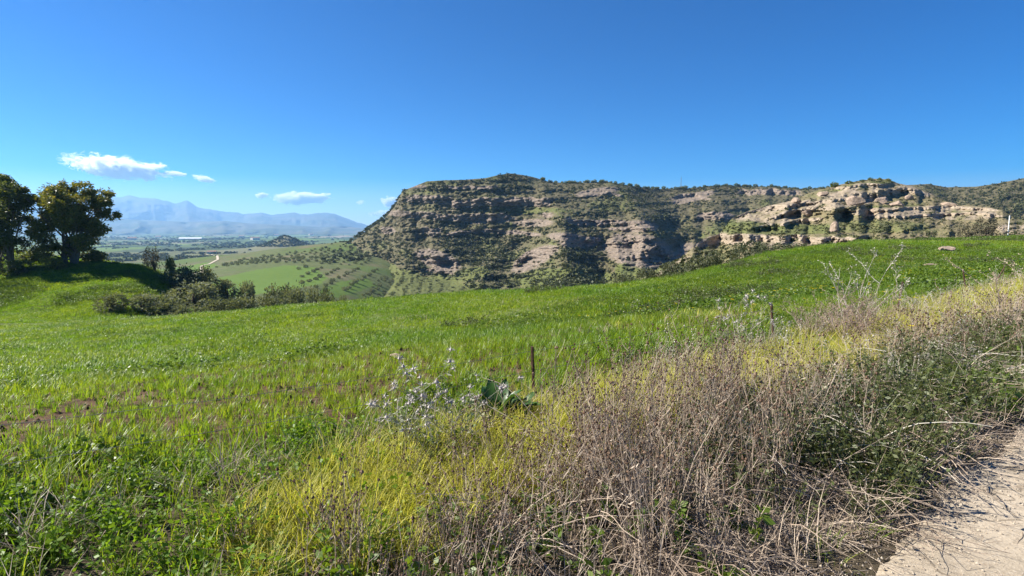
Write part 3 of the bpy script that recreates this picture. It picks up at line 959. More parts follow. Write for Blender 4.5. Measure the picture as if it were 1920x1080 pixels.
def herb(n, h, spread, ls, mat='herb', seed=0, asp=0.6):
    """leafy low weed: short stems with leaves all along them"""
    r = random.Random(seed); b = MB()
    for i in range(n):
        a = r.uniform(0, 6.283); q = spread * math.sqrt(r.random()) * 0.5
        lean = r.uniform(0.1, 0.7); hh = h * r.uniform(0.4, 1.1)
        p0 = Vector((q * math.cos(a), q * math.sin(a), 0))
        p1 = p0 + Vector((math.cos(a) * lean * hh, math.sin(a) * lean * hh, hh))
        b.tube([p0, (p0 + p1) / 2 + Vector((0, 0, hh * .1)), p1], [0.002, 0.0015, 0.001], 3)
        for k in range(9):
            t = r.uniform(0.15, 1.0); p = p0.lerp(p1, t)
            aa = r.uniform(0, 6.283)
            b.leaf(p, (math.cos(aa), math.sin(aa), r.uniform(-0.2, 0.7)), ls * r.uniform(0.6, 1.3), asp, 0, r)
    return b.mesh('herb', [M[mat]])


def dryweed(n, h, spread, seed=0, heads=True, mats=('dry', 'head'), thick=0.0022, hr=0.0078):
    """upright dead stalks that fork near the top and carry dark seed heads"""
    r = random.Random(seed); b = MB()
    for i in range(n):
        a = r.uniform(0, 6.283); q = spread * math.sqrt(r.random())
        hh = h * r.uniform(0.55, 1.1); lean = r.gauss(0, 0.13), r.gauss(0, 0.13)
        p0 = Vector((q * math.cos(a), q * math.sin(a), -0.02))
        pts = [p0]
        for k in range(1, 4):
            t = k / 3
            pts.append(p0 + Vector((lean[0] * hh * t + r.gauss(0, 0.012), lean[1] * hh * t + r.gauss(0, 0.012), hh * t)))
        b.tube(pts, [thick, thick * .85, thick * .7, thick * .45], 3, 0)
        for k in range(r.randint(3, 6)):
            t = r.uniform(0.35, 0.98); i0 = min(2, int(t * 3)); p = pts[i0].lerp(pts[i0 + 1], t * 3 - i0)
            aa = r.uniform(0, 6.283); L = hh * r.uniform(0.10, 0.26)
            e = p + Vector((math.cos(aa) * L * 0.55, math.sin(aa) * L * 0.55, L * 0.85))
            m_ = p.lerp(e, .5) + Vector((math.cos(aa) * L * .12, math.sin(aa) * L * .12, 0))
            b.tube([p, m_, e], [thick * .55, thick * .45, thick * .3], 3, 0)
            if heads and r.random() < 0.8: b.lump(e, hr * r.uniform(0.6, 1.2), 1, r)
            if r.random() < 0.5: b.leaf(m_, (math.cos(aa), math.sin(aa), -0.5), 0.028 * r.uniform(.5, 1.2), 0.2, 0, r)
        if heads: b.lump(pts[-1], hr * r.uniform(0.8, 1.4), 1, r)
    return b.mesh('dry_weed', [M[mats[0]], M[mats[1]]])


def tangle(n, size, seed=0, mat='dry', flat=0.35, thick=0.003, leaves=None):
    """arching bare twigs in a heap"""
    r = random.Random(seed); b = MB()
    for i in range(n):
        a = r.uniform(0, 6.283); L = size * r.uniform(0.5, 1.2)
        p = Vector((r.gauss(0, size * .2), r.gauss(0, size * .2), r.uniform(0, size * flat * .4)))
        d = Vector((math.cos(a), math.sin(a), r.uniform(0.1, 1.0) * flat * 2)).normalized()
        pts = [p.copy()]
        for k in range(5):
            p = p + d * L / 5; pts.append(p.copy())
            d = (d + Vector((r.gauss(0, .22), r.gauss(0, .22), -0.16 + r.gauss(0, .12)))).normalized()
            if p.z < 0.005: p.z = 0.005
            if r.random() < 0.6:
                e = p + Vector((r.gauss(0, .1), r.gauss(0, .1), r.uniform(-.02, .12))) * L
                b.tube([p, e], [thick * .5, thick * .25], 3, 0)
            if leaves:
                for j in range(leaves):
                    b.leaf(p + Vector((r.gauss(0, .03), r.gauss(0, .03), r.gauss(0, .03))), (r.gauss(0, 1), r.gauss(0, 1), r.gauss(0, .6)), 0.045 * r.uniform(.5, 1.3), 0.3, 1, r)
        b.tube(pts, [thick * (1 - .13 * k) for k in range(6)], 3, 0)
    return b.mesh('tangle', [M[mat], M['darkherb']])


def bush_mesh(name, rx, rz, nleaf, ls, mats, seed, lobes=7, trunk=True, asp=0.45, squash=0.0, core=True):
    """crown made of leaf sprays filling several uneven lobes; returns (crown mesh, trunk mesh)"""
    r = random.Random(seed); b = MB(); tb = MB()
    cs = []
    for i in range(lobes):
        a = r.uniform(0, 6.283); q = rx * 0.55 * math.sqrt(r.random())
        cs.append((q * math.cos(a), q * math.sin(a), rz * r.uniform(0.35, 0.72), rx * r.uniform(0.34, 0.55)))
    for i in range(nleaf):
        c = cs[r.randrange(lobes)]
        # favour the shell of each lobe, clump the sprays
        d = Vector((r.gauss(0, 1), r.gauss(0, 1), r.gauss(0, 0.8))).normalized()
        k = r.uniform(0.45, 1.08) ** 0.7
        p = Vector((c[0] + d.x * c[3] * k, c[1] + d.y * c[3] * k, c[2] + d.z * c[3] * k * (rz / rx) * 0.95))
        if p.z < 0.02: p.z = abs(p.z) * 0.3
        nn = vnoise1(p.x * 2.3 / rx + seed, p.y * 2.3 / rx, p.z * 2.3 / rx)
        if nn < -0.18: continue
        b.leaf(p, (d.x + r.gauss(0, .7), d.y + r.gauss(0, .7), d.z * .7 + r.gauss(0, .6)), ls * r.uniform(0.6, 1.35), asp, 0, r)
    for c in cs:
        tb.tube([(r.gauss(0, rx * .04), r.gauss(0, rx * .04), -0.2), (c[0] * .25, c[1] * .25, rz * .28), (c[0] * .8, c[1] * .8, c[2])], [rx * .055, rx * .04, rx * .015], 5)
    return b.mesh(name, mats), tb.mesh('trunk', [M['bark']])


def vnoise1(x, y, z):
    # small scalar noise from sines; cheap and good enough to open gaps in crowns
    return (math.sin(x * 3.1 + 1.3 * math.sin(y * 2.7 + z)) + math.sin(y * 3.7 + 1.7 * math.sin(z * 2.9 + x)) + math.sin(z * 3.3 + 1.1 * math.sin(x * 3.3 - y))) / 3


def blob_shrub(seed, n=26):
    """tiny scrub bush seen from hundreds of metres: unit size heap of leaf sprays"""
    r = random.Random(seed); b = MB()
    for i in range(n):
        d = Vector((r.gauss(0, 1), r.gauss(0, 1), abs(r.gauss(0, .8)))).normalized()
        p = Vector((d.x * .5, d.y * .5, d.z * .55 + .05)) * r.uniform(.35, 1.0)
        b.leaf(p - d * .1, (d.x + r.gauss(0, .6), d.y + r.gauss(0, .6), d.z + r.gauss(0, .6)), r.uniform(.35, .6), 0.8, 0, r)
    return b.mesh('scrub', [M['scrub']])


# ------------------------------------------------------------------ scrub on the hills
def hill_scatter(name, hill, weight, count, smin, smax, sources, seed, power=2.0, sink=0.1):
    r = np.random.default_rng(seed)
    V = hill.V
    # weight per cell, by its share of the picture
    w = np.maximum(weight[:-1, :-1], 0).ravel(); w = w / w.sum()
    pick = r.choice(w.size, size=count, p=w)
    C = V.shape[1] - 1
    i, j = pick // C, pick % C
    a, b = r.random(count)[:, None], r.random(count)[:, None]
    p = V[i, j] * (1 - a) * (1 - b) + V[i + 1, j] * a * (1 - b) + V[i, j + 1] * (1 - a) * b + V[i + 1, j + 1] * a * b
    s = smin + (smax - smin) * r.random(count) ** power
    p = p.copy(); p[:, 2] -= sink * s
    scl = np.stack([s * r.uniform(.8, 1.3, count), s * r.uniform(.8, 1.3, count), s * r.uniform(.6, 1.0, count)], -1)
    return scatter(name, p, r.uniform(0, 6.28, count), scl, r.integers(0, len(sources), count), sources)


shr = [blob_shrub(s) for s in range(6)]
px, py, T = mesa.PX, mesa.PY, mesa.T
dens = 0.45 + 0.9 * np.clip(fbm(px / 30, py / 14, 4, 81) + 0.25, 0, 1)
for e in [(900, 470, 70, 34, 15, 2.0), (880, 450, 70, 25, 0, 1.5), (1100, 490, 45, 60, 20, 1.0), (1240, 400, 40, 50, 0, .9), (720, 480, 60, 40, 0, 1.4), (900, 350, 120, 14, 0, 1.2), (1080, 350, 80, 14, 0, 1.0),
          (1060, 530, 60, 10, 0, 2.0), (1400, 352, 140, 10, 0, 2.5), (1820, 380, 200, 50, 0, 1.2), (1210, 375, 45, 20, 20, 1.6), (920, 530, 50, 12, 0, 1.4)]:
    dens = np.maximum(dens, e[5] * ell(px, py, *e[:5]))
dens = dens * (1 - 0.92 * sstep(0.3, 0.55, mesa_rock)) * (1 - 0.8 * ell(px, py, 1180, 512, 24, 22)) * (1 - 0.6 * ell(px, py, 1000, 395, 90, 7))
dens = dens * sstep(600, 720, px) * np.maximum(sstep(0.12, 0.3, T), sstep(900, 980, px))
dens = dens * (1 - .88 * sstep(-8, 10, py - TOE(px) + 5 * fbm(px / 25, py / 12, 2, 68)))
dens = np.where(px > 1980, 0.1 * dens, dens)
dens = dens * np.abs(np.gradient(mesa.PY, axis=0))
hill_scatter('scrub', mesa, dens, 19000, 0.8, 3.2, shr, 3)['label'] = 'low dark scrub dotted over the cliffs and slopes of the flat-topped hill'
px, py, T = outc.PX, outc.PY, outc.T
dens = 0.3 + 1.2 * np.clip(fbm(px / 26, py / 9, 4, 181) + 0.05, 0, 1)
for e in [(1480, 432, 110, 10, 0, 0.35), (1550, 380, 26, 7, 0, 1.2), (1380, 430, 40, 16, 0, .8), (1650, 340, 60, 6, 0, 1.6), (1250, 505, 50, 12, -20, 1.2), (1700, 440, 200, 16, 0, .2)]:
    dens = np.maximum(dens, e[5] * ell(px, py, *e[:5]))
dens = dens * (1 - 0.75 * sstep(0.35, 0.6, out_rock)) * np.abs(np.gradient(outc.PY, axis=0)) * sstep(1190, 1260, px)
hill_scatter('scrub', outc, dens, 3600, 0.2, 0.85, shr, 4)['label'] = 'small bushes between the rocks of the nearer rocky hill'

# ------------------------------------------------------------------ trees on the mound
def big_tree(name, base, lobes, Y, seed, label, nleaf, trunks, mat='euca', ls=0.4):
    """lobes: (px, py, r px) seen in the picture at distance Y; trunks: points where stems leave the ground"""
    r = random.Random(seed); k = Y / F
    root = bpy.data.objects.new(name, None); link(root); root.location = base
    root['label'] = label; root['category'] = 'tree'; root['group'] = 'tall trees on the green mound'
    b = MB(); tb = MB(); cs = []
    for (px_, py_, rr) in lobes:
        if px_ > 110: px_ = 110 + (px_ - 110) * .9
        dy = r.uniform(-3.2, 3.2)
        c = Vector(P(px_, py_, Y)) + Vector((0, dy, 0)) - Vector(base)
        cs.append((c, rr * k * 1.12))
    tot = sum(q[1] ** 2 for q in cs)
    for c, rr in cs:
        nb = int(nleaf * rr * rr / tot)
        # sprays grouped in sub clumps on the lobe so light and dark masses form
        subs = []
        for i in range(16):
            d = Vector((r.gauss(0, 1), r.gauss(0, 1), r.gauss(0, 1))).normalized()
            subs.append((c + Vector((d.x * rr * .85, d.y * rr * .85, d.z * rr * .7)), rr * r.uniform(.26, .5)))
        for i in range(nb):
            s_, sr = subs[r.randrange(16)]
            d = Vector((r.gauss(0, 1), r.gauss(0, 1), r.gauss(0, .75))).normalized()
            p = s_ + d * sr * r.uniform(.2, 1.05)
            b.leaf(p, (d.x + r.gauss(0, .8), d.y + r.gauss(0, .8), d.z * .4 - .25 + r.gauss(0, .5)), ls * r.uniform(.5, 1.25), 0.42, 0, r)
    for i, (c, rr) in enumerate(cs):
        t0 = trunks[i % len(trunks)]
        s0 = Vector((t0[0], t0[1], -0.5)); m1 = Vector((t0[0] * 1.1 + c.x * .12, t0[1] + c.y * .1, c.z * .35)); m2 = Vector((c.x * .62, c.y * .6, c.z * .72))
        tb.tube([s0, m1 * .5 + s0 * .5 + Vector((r.gauss(0, .15), 0, 0)), m1, m2, c], [.20, .17, .13, .08, .03], 6)
        for q in range(5):
            e = c + Vector((r.gauss(0, .7), r.gauss(0, .7), r.gauss(0, .6))) * rr
            tb.tube([m2.lerp(c, .6), e], [.05, .015], 4)
    obj('crown', b.mesh('crown', [M[mat]]), None, root)
    obj('trunk', tb.mesh('trunk', [M['palebark']], True), None, root)
    return root


def Z1(L): return [(a / 2.84, 260 + b / 2.84, c / 2.84) for a, b, c in L]


def gbase(px_, Y):
    x = (px_ - 960) / F * Y
    return (x, Y, float(gz(x, Y)))


big_tree('tall_tree', gbase(128, 82), Z1([(300, 275, 52), (235, 325, 58), (400, 268, 46), (475, 300, 46), (515, 350, 44), (545, 405, 34), (425, 350, 62), (330, 385, 62), (200, 400, 50), (495, 465, 50), (405, 500, 58),
         (300, 500, 52), (245, 455, 44), (505, 540, 38), (370, 570, 44), (450, 560, 42), (220, 300, 34), (350, 310, 50), (400, 430, 60), (340, 450, 55), (450, 400, 50), (330, 560, 40), (430, 615, 38), (290, 600, 34), (450, 345, 52), (445, 400, 52)]), 82, 5,
         'round crowned broadleaf tree with yellowish top, right one of the pair on the mound', 48000, [(-.5, 0), (.35, .3), (1.1, -.2)])
big_tree('tall_tree', gbase(10, 80), Z1([(5, 225, 40), (60, 285, 46), (130, 285, 46), (10, 320, 62), (70, 390, 62), (150, 350, 40), (0, 440, 64), (90, 470, 50), (-70, 300, 70), (-100, 420, 80), (110, 530, 46),
         (-60, 520, 70), (30, 560, 56), (-150, 350, 70), (-30, 250, 50)]), 80, 9,
         'dark looser tree cut by the left edge of the photo', 34000, [(-.8, 0), (.3, .4)])
big_tree('tall_tree', gbase(-250, 76), [(-250, 350, 60), (-310, 380, 60), (-190, 380, 55), (-260, 430, 70), (-330, 450, 60), (-180, 450, 50), (-250, 310, 45)], 76, 14,
         'dark tree left of the photo edge whose long shade falls over the mound', 9000, [(-.5, 0), (.5, .4)])
# ground bushes under the pair, on the mound
BM = {}
def get_bush(kind, seed):
    key = (kind, seed)
    if key not in BM:
        if kind == 'olive': BM[key] = bush_mesh('crown', 1.0, 1.15, 4200, 0.115, [M['olive']], seed, 8)
        elif kind == 'dark': BM[key] = bush_mesh('crown', 1.0, 1.0, 3000, 0.14, [M['euca']], seed, 8)
        elif kind == 'grey': BM[key] = bush_mesh('crown', 1.0, 1.1, 3200, 0.12, [M['greybush']], seed, 9)
        elif kind == 'bare': BM[key] = bush_mesh('crown', 1.0, 1.1, 2000, 0.10, [M['barebush']], seed, 9)
        elif kind == 'small': BM[key] = bush_mesh('crown', 1.0, 1.25, 420, 0.26, [M['olive']], seed, 5)
    return BM[key]


M['greybush'] = leaf_mat('grey_bush_leaf', [(0.065, 0.075, 0.04), (0.10, 0.11, 0.06), (0.15, 0.155, 0.10)], 0.2, 0.75, 0.12)
M['barebush'] = leaf_mat('twiggy_bush', [(0.085, 0.07, 0.045), (0.12, 0.11, 0.065), (0.17, 0.145, 0.09)], 0.15, 0.7, 0.2, tboost=(1, 1, .8))


def bush(px_, top, w, Y, kind, seed, label, group=None, name='olive_shrub', cat='bush', zbase=None, parts=True):
    x = (px_ - 960) / F * Y
    z0 = float(gz(x, Y)) if zbase is None else zbase
    zt = float(P(px_, top, Y)[2])
    h = max(0.3, zt - z0); wr = w / 2 / F * Y
    crown, trunk = get_bush(kind, seed)
    root = bpy.data.objects.new(name, None); link(root)
    root.location = (x, Y, z0); root.rotation_euler = (0, 0, R.uniform(0, 6.28)); root.scale = (wr / .88, wr / .88, h / 1.12)
    root['label'] = label; root['category'] = cat
    if group: root['group'] = group
    obj('crown', crown, None, root)
    if parts: obj('trunk', trunk, None, root)
    return root


for i, (px_, top, w, Y, lb) in enumerate([(70, 468, 60, 86, 'dark bush at the foot of the tree cut by the left photo edge'),
                                          (185, 472, 44, 85, 'dark bush in the shade right of the right tree trunk'),
                                          (20, 488, 60, 78, 'shaded bush in front of the leftmost trunk'),
                                          (105, 482, 40, 79, 'low bush in front of the stems of the right tree')]):
    bush(px_, top, w, Y, 'dark', 20 + i % 2, lb, 'bushes under the tall trees', 'dark_bush')
bush(288, 463, 44, 85, 'bare', 31, 'brownish half bare bush alone on the right flank of the mound', None, 'twiggy_bush')
bush(318, 484, 24, 84, 'dark', 21, 'low dark bush just right of the half bare bush on the mound', None, 'dark_bush')

OG = 'grey green olive shrubs behind the crest of the field'
for i, (px_, top, w, Y, lb) in enumerate([
        (333, 506, 62, 82, 'big round olive shrub, topmost left of the cluster beside the mound'),
        (378, 509, 42, 84, 'olive shrub just right of the topmost one'),
        (421, 530, 52, 86, 'round olive shrub between the green field patch and the big ragged shrub'),
        (461, 533, 34, 88, 'small olive shrub left below the green field patch'),
        (352, 536, 92, 74, 'widest ragged olive shrub in the middle of the cluster'),
        (200, 556, 50, 63, 'leftmost olive shrub with a bare trunk showing'),
        (258, 556, 58, 64, 'second olive shrub from the left, dark trunk under its crown'),
        (308, 560, 66, 64, 'third olive shrub from the left, low against the field'),
        (345, 575, 50, 62, 'low olive shrub in front of the widest one'),
        (404, 565, 62, 64, 'flat olive shrub low against the field, below the round one'),
        (448, 562, 56, 64, 'flat olive shrub right of the other flat one'),
        (520, 540, 46, 88, 'round dark olive shrub directly below the green field patch'),
        (564, 545, 44, 88, 'olive shrub right of the round dark one'),
        (545, 555, 54, 70, 'wide olive shrub in the front row below the green field patch'),
        (495, 562, 58, 66, 'long low olive shrub in the front row left of the wide one'),
        (595, 545, 40, 92, 'pale olive shrub near the right end, back row'),
        (615, 556, 42, 74, 'dark olive shrub near the right end, front row'),
        (640, 562, 30, 72, 'last small olive shrub at the right end of the row'),
        (668, 567, 30, 72, 'lowest tiny olive shrub peeping over the field crest')]):
    bush(px_, top - 3, w * 1.22, Y, 'olive', 40 + i % 4, lb, OG)

GB = 'grey bushes along the right end of the field crest'
for i, (px_, top, w, Y, lb) in enumerate([
        (1175, 516, 46, 48, 'leftmost pale grey bush on the field crest'),
        (1222, 503, 56, 49, 'second grey bush from the left on the field crest'),
        (1268, 492, 56, 50, 'tall twiggy grey bush in the middle of the crest bushes'),
        (1310, 482, 54, 54, 'grey bush left of the pale tilted rock'),
        (1345, 470, 50, 60, 'rounded grey bush just above the pale tilted rock'),
        (1392, 462, 54, 62, 'dark grey bush right above the pale tilted rock'),
        (1425, 461, 36, 64, 'small grey bush at the right end of the crest bushes'),
        (1478, 455, 60, 70, 'long low grey bush before the rock ledge'),
        (1330, 508, 40, 48, 'light green leafy bush below the crest bushes')]):
    bush(px_, top, w, Y, 'grey' if i != 8 else 'dark', 60 + i % 3, lb, GB, 'crest_bush')
bush(1812, 418, 44, 76, 'bare', 32, 'brown twiggy bush left of the bush by the white pole', None, 'twiggy_bush')
bush(1850, 408, 62, 77, 'bare', 31, 'larger brown twiggy bush beside the white pole', None, 'twiggy_bush')

# ------------------------------------------------------------------ olive groves, ridge trees
def hill_xyz(h, px_, py_):
    C = h.PX[0]; j = int(np.clip(np.searchsorted(C, px_), 1, len(C) - 1))
    col = h.PY[:, j]; i = int(np.argmin(np.abs(col - py_)))
    return h.V[i, j]


def land_z(x, y):
    """height of the valley or of the flat-topped hill, whichever is above"""
    z = float(zv(np.array([x]), np.array([y]))[0])
    pxx, _ = proj(x, y, z)
    if pxx > 605:
        j = int(np.clip(np.searchsorted(mesa.PX[0], pxx), 1, mesa.PX.shape[1] - 1))
        D = np.maximum.accumulate(mesa.V[:, j, 1])
        if y > D[0]:
            z = max(z, float(np.interp(y, D, mesa.V[:, j, 2])))
    return z


def whole_tree(name, rz, n, mat, seed):
    r = random.Random(seed); b = MB()
    b.tube([(0, 0, -.35), (.03, 0, rz * .3), (0, .04, rz * .6)], [.09, .07, .03], 5, 1)
    for i in range(n):
        d = Vector((r.gauss(0, 1), r.gauss(0, 1), r.gauss(0, .8))).normalized()
        k = (0.82 + 0.3 * vnoise1(d.x * 2 + seed, d.y * 2, d.z * 2)) * r.uniform(.3, 1.0) ** .5
        p = Vector((d.x * k * .95, d.y * k * .95, rz * .55 + d.z * k * rz * .5))
        b.leaf(p, (d.x + r.gauss(0, .7), d.y + r.gauss(0, .7), d.z + r.gauss(0, .6)), .3 * r.uniform(.6, 1.3), .6, 0, r)
    return b.mesh(name, [M[mat], M['bark']])


tree_small = [whole_tree('olive_tree', 1.25, 300, 'olive', 80 + i) for i in range(4)]
ridge_m = [whole_tree('ridge_tree', 1.5, 420, 'euca', 90 + i) for i in range(3)]


def put_tree(me_, name, p, s, label, cat, group):
    o = obj(name, me_, None, None, None, label, cat, group)
    o.location = p; o.scale = (s * R.uniform(.85, 1.2), s * R.uniform(.85, 1.2), s * R.uniform(.8, 1.1)); o.rotation_euler = (0, 0, R.uniform(0, 6.28))


def where(grp, a, b):
    if 'upper' in grp:
        e = ', leftmost trees by the farm track' if a < 470 else ', below the small cone hill' if a < 560 else ', just right of the cone hill' if a < 620 else ', up against the dark scrub of the cliff'
        return e
    if 'lower' in grp:
        return ', left part beside the rough slope' if a < 770 else ', middle part' if a < 840 else ', right end under the pale rocks'
    return ', nearer ones by the small pasture' if b > 525 else ', farther ones above the pasture'


groves = [
    ([(395, 506), (425, 494), (470, 484), (520, 478), (560, 472), (600, 466), (650, 461), (690, 474), (700, 492), (660, 500), (600, 496), (545, 494), (480, 503), (420, 514)], 560, 6.9, 11.5, 0.10,
     'olive tree of the upper planted rows', 'olive trees of the upper planted grove', (420, 665), (-420, -60), (1.25, 1.85), 190),
    ([(690, 524), (740, 512), (800, 528), (850, 530), (905, 548), (915, 562), (860, 568), (780, 566), (700, 564), (660, 556), (690, 545)], 300, 7.0, 10, 0.12,
     'small olive tree of the lower sunny rows', 'olive trees of the lower planted grove', (170, 460), (-160, 0), (0.95, 1.35), 125),
    ([(560, 545), (560, 500), (620, 505), (700, 505), (780, 515), (730, 545), (690, 556), (610, 540)], 330, 11, 14, 0.1,
     'scattered dark olive tree around the green field patch', 'scattered olive trees around the field patches', (180, 560), (-200, -30), (1.3, 2.1), 60)]
for pts, yc, gx, gy, ang, lb, grp, yr, xr, sr, cap in groves:
    ca, sa = math.cos(ang), math.sin(ang); n_ = 0
    cand = []
    for i in range(-60, 60):
        for j in range(-70, 70):
            u, v_ = i * gx, j * gy
            x = u * ca - v_ * sa + (xr[0] + xr[1]) / 2; y = u * sa + v_ * ca + yc
            if xr[0] < x < xr[1] and yr[0] < y < yr[1]: cand.append((x + R.gauss(0, .7), y + R.gauss(0, .7)))
    for x, y in cand:
        if R.random() < 0.08: continue
        z = land_z(x, y)
        a_, b_ = proj(x, y, z)
        if in_poly(np.array([a_]), np.array([b_]), pts)[0]:
            if n_ >= cap: continue
            put_tree(tree_small[R.randrange(4)], 'olive_tree', (x, y, z - .2), R.uniform(*sr), lb + where(grp, a_, b_), 'olive tree', grp); n_ += 1
    print('grove', n_, len(cand))

for i in range(74):
    a_ = 1010 + (1560 - 1010) * (i + R.random() * .8) / 74
    p = hill_xyz(mesa, a_, float(MESA_TOP(a_)) + 1.0)
    put_tree(ridge_m[R.randrange(3)], 'ridge_tree', (p[0], p[1], p[2] - .5), R.uniform(1.3, 2.6), 'tiny tree on the flat skyline of the long hill, ' + ('just right of its summit' if a_ < 1100 else 'on the central hump' if a_ < 1200 else 'near the radio mast' if a_ < 1350 else 'left of the rocky hill'), 'tree', 'small trees along the skyline')
for a_, w, lb in [(1563, 5.2, 'leftmost round bush on the skyline of the rocky hill'), (1590, 4.2, 'second skyline bush from the left on the rocky hill'), (1615, 2.6, 'small low skyline bush between larger ones on the rocky hill'),
                  (1631, 3.6, 'round skyline bush left of the summit of the rocky hill'), (1648, 3.4, 'round skyline bush on the very summit of the rocky hill'), (1664, 3.0, 'rightmost skyline bush on the rocky hill')]:
    p = hill_xyz(outc, a_, float(OUT_TOP(a_)) + 2)
    put_tree(ridge_m[R.randrange(3)], 'skyline_bush', (p[0], p[1], p[2] - .5), w * .26, lb, 'bush', 'bushes on the rocky summit')

# ------------------------------------------------------------------ boulders
M['boulder'] = hill_mat('boulder_stone', (0.42, 0.32, 0.24), (0.26, 0.195, 0.145), (0.40, 0.31, 0.23), (0.27, 0.20, 0.15), (0.2, 0.18, 0.1), (0.2, 0.18, 0.1), 6.0, 0.15)


def boulder_mesh(seed):
    import bmesh
    bm = bmesh.new(); bmesh.ops.create_icosphere(bm, subdivisions=4, radius=1.0)
    r = random.Random(seed)
    planes = [(Vector((r.gauss(0, 1), r.gauss(0, 1), r.gauss(0, 1))).normalized(), r.uniform(.42, .8)) for _ in range(13)]
    for v_ in bm.verts:
        p = v_.co.copy()
        for n_, d_ in planes:
            e = p.dot(n_) - d_
            if e > 0: p -= n_ * e
        q = 1 + 0.06 * float(vn(p.x * 2.2, p.y * 2.2, p.z * 2.2, seed)) + 0.05 * float(vn(p.x * 6, p.y * 6, p.z * 6, seed))
        v_.co = p * q
    me = bpy.data.meshes.new('boulder'); bm.to_mesh(me); bm.free()
    a = me.attributes.new('rock', 'FLOAT', 'POINT'); a.data.foreach_set('value', np.ones(len(me.vertices), np.float32))
    me.materials.append(M['boulder'])
    return me


bmesh_b = [boulder_mesh(s) for s in range(4)]
for i, (a_, b_, w, h, ti, lb) in enumerate([
        (1513, 404, 24, 16, .5, 'dark split boulder on the left slope of the rocky hill'),
        (1560, 432, 24, 18, .1, 'blocky boulder standing alone on the grass above the rock ledge'),
        (1598, 383, 34, 16, -.2, 'large pale boulder below the dark cave bush'),
        (1650, 378, 26, 10, .3, 'flat tilted boulder below the overhanging slab'),
        (1680, 384, 22, 9, 0, 'flat boulder right of the tilted one, below the slab'),
        (1702, 373, 16, 8, 0, 'small rounded boulder at the right end of the slab'),
        (1490, 379, 20, 10, -.3, 'pale boulder on the left skyline of the rocky hill'),
        (1540, 366, 18, 9, .2, 'small boulder near the skyline left of the slab'),
        (1635, 396, 20, 7, 0, 'low flat stone on the tan shelf, left end'),
        (1780, 386, 26, 8, .1, 'long low stone on top of the tan shelf, right part')]):
    p = hill_xyz(outc, a_, b_ + 1); k = p[1] / F
    o = obj('boulder', bmesh_b[i % 4], None, None, None, lb, 'boulder', 'boulders on the rocky hill')
    o.location = (p[0], p[1] - h * k * .15, p[2] + h * k * .25); o.scale = (w * k * .62, w * k * .55, h * k * .75); o.rotation_euler = (0, ti, i * 1.3)
p = gbase(1366, 58); zt = float(P(1366, 496, 56)[2])
o = obj('rock', bmesh_b[1], None, None, None, 'pale tilted rock between the grey bushes on the field crest', 'rock'); o.location = (P(1366, 498, 54)[0], 54, zt - .1); o.scale = (1.15, .7, .42); o.rotation_euler = (0, -.6, .3)
for a_, Y, w, lb in [(1775, 44, .5, 'small pale stone lying in the field below the white pole'), (1747, 30, .32, 'tiny stone in the right part of the field'), (738, 7.9, .07, 'small orange stone in the young wheat left of the post')]:
    b0 = gbase(a_, Y); o = obj('stone', bmesh_b[2], None, None, None, lb, 'stone'); o.location = (b0[0], b0[1], b0[2] + w * .4); o.scale = (w * 1.5, w, w * .6)

# radio mast, white pole, farm building, pale strip, track
M['white'] = plain_mat('white_paint', (0.75, 0.75, 0.72), (0.6, 0.6, 0.58), 3, 0.6)
M['steel'] = plain_mat('mast_steel', (0.12, 0.12, 0.13), (0.2, 0.18, 0.18), 3, 0.5)
b = MB(); p = hill_xyz(mesa, 1276, float(MESA_TOP(1276)) + 1); k = p[1] / F; H = 21 * k
for i in range(3):
    q = [(.5, 0), (-.25, .43), (-.25, -.43)][i]; b.tube([(q[0], q[1], -1), (q[0] * .35, q[1] * .35, H)], .09, 4)
for j in range(12):
    z_ = H * j / 12; s_ = 1 - .65 * j / 12; z2 = z_ + H / 12; s2 = 1 - .65 * (j + 1) / 12
    for i in range(3):
        q = [(.5, 0), (-.25, .43), (-.25, -.43)]; u = q[i]; w_ = q[(i + 1) % 3]; b.tube([(u[0] * s_, u[1] * s_, z_), (w_[0] * s2, w_[1] * s2, z2)], .05, 3)
root = bpy.data.objects.new('radio_mast', None); link(root); root.location = p; root['label'] = 'thin lattice radio mast on the skyline of the long hill'; root['category'] = 'mast'
obj('lattice', b.mesh('lattice', [M['steel']]), None, root)
b = MB(); b.tube([(0, 0, H), (0, 0, H * 1.18)], .05, 4); obj('antenna', b.mesh('antenna', [M['steel']]), None, root)

pw = gbase(1886, 76); zt = float(P(1886, 404, 76)[2])
b = MB(); b.tube([(0, 0, -.4), (0, 0, zt - pw[2] - .1), (0, 0, zt - pw[2])], [.065, .065, .03], 10, 0, True)
root = bpy.data.objects.new('marker_pole', None); link(root); root.location = pw; root['label'] = 'white marker pole standing at the edge of the field beside a brown bush'; root['category'] = 'pole'
obj('shaft', b.mesh('shaft', [M['white']], True), None, root)
b = MB(); b.tube([(0, 0, -.1), (0, 0, .12)], [.2, .18], 8, 0, True); obj('footing', b.mesh('footing', [M['boulder']]), None, root)


def box(b, x0, x1, y0, y1, z0, z1, mi=0):
    b.add([(x, y, z) for z in (z0, z1) for y in (y0, y1) for x in (x0, x1)], [(0, 2, 3, 1), (4, 5, 7, 6), (0, 1, 5, 4), (2, 6, 7, 3), (0, 4, 6, 2), (1, 3, 7, 5)], mi)


M['roof'] = plain_mat('clay_roof', (0.35, 0.2, 0.13), (0.25, 0.15, 0.1), 1, 0.9)
M['wall'] = plain_mat('pale_plaster', (0.6, 0.56, 0.5), (0.5, 0.46, 0.4), 1, 0.9)
M['glass'] = plain_mat('window_dark', (0.03, 0.035, 0.04), None, 1, 0.2)


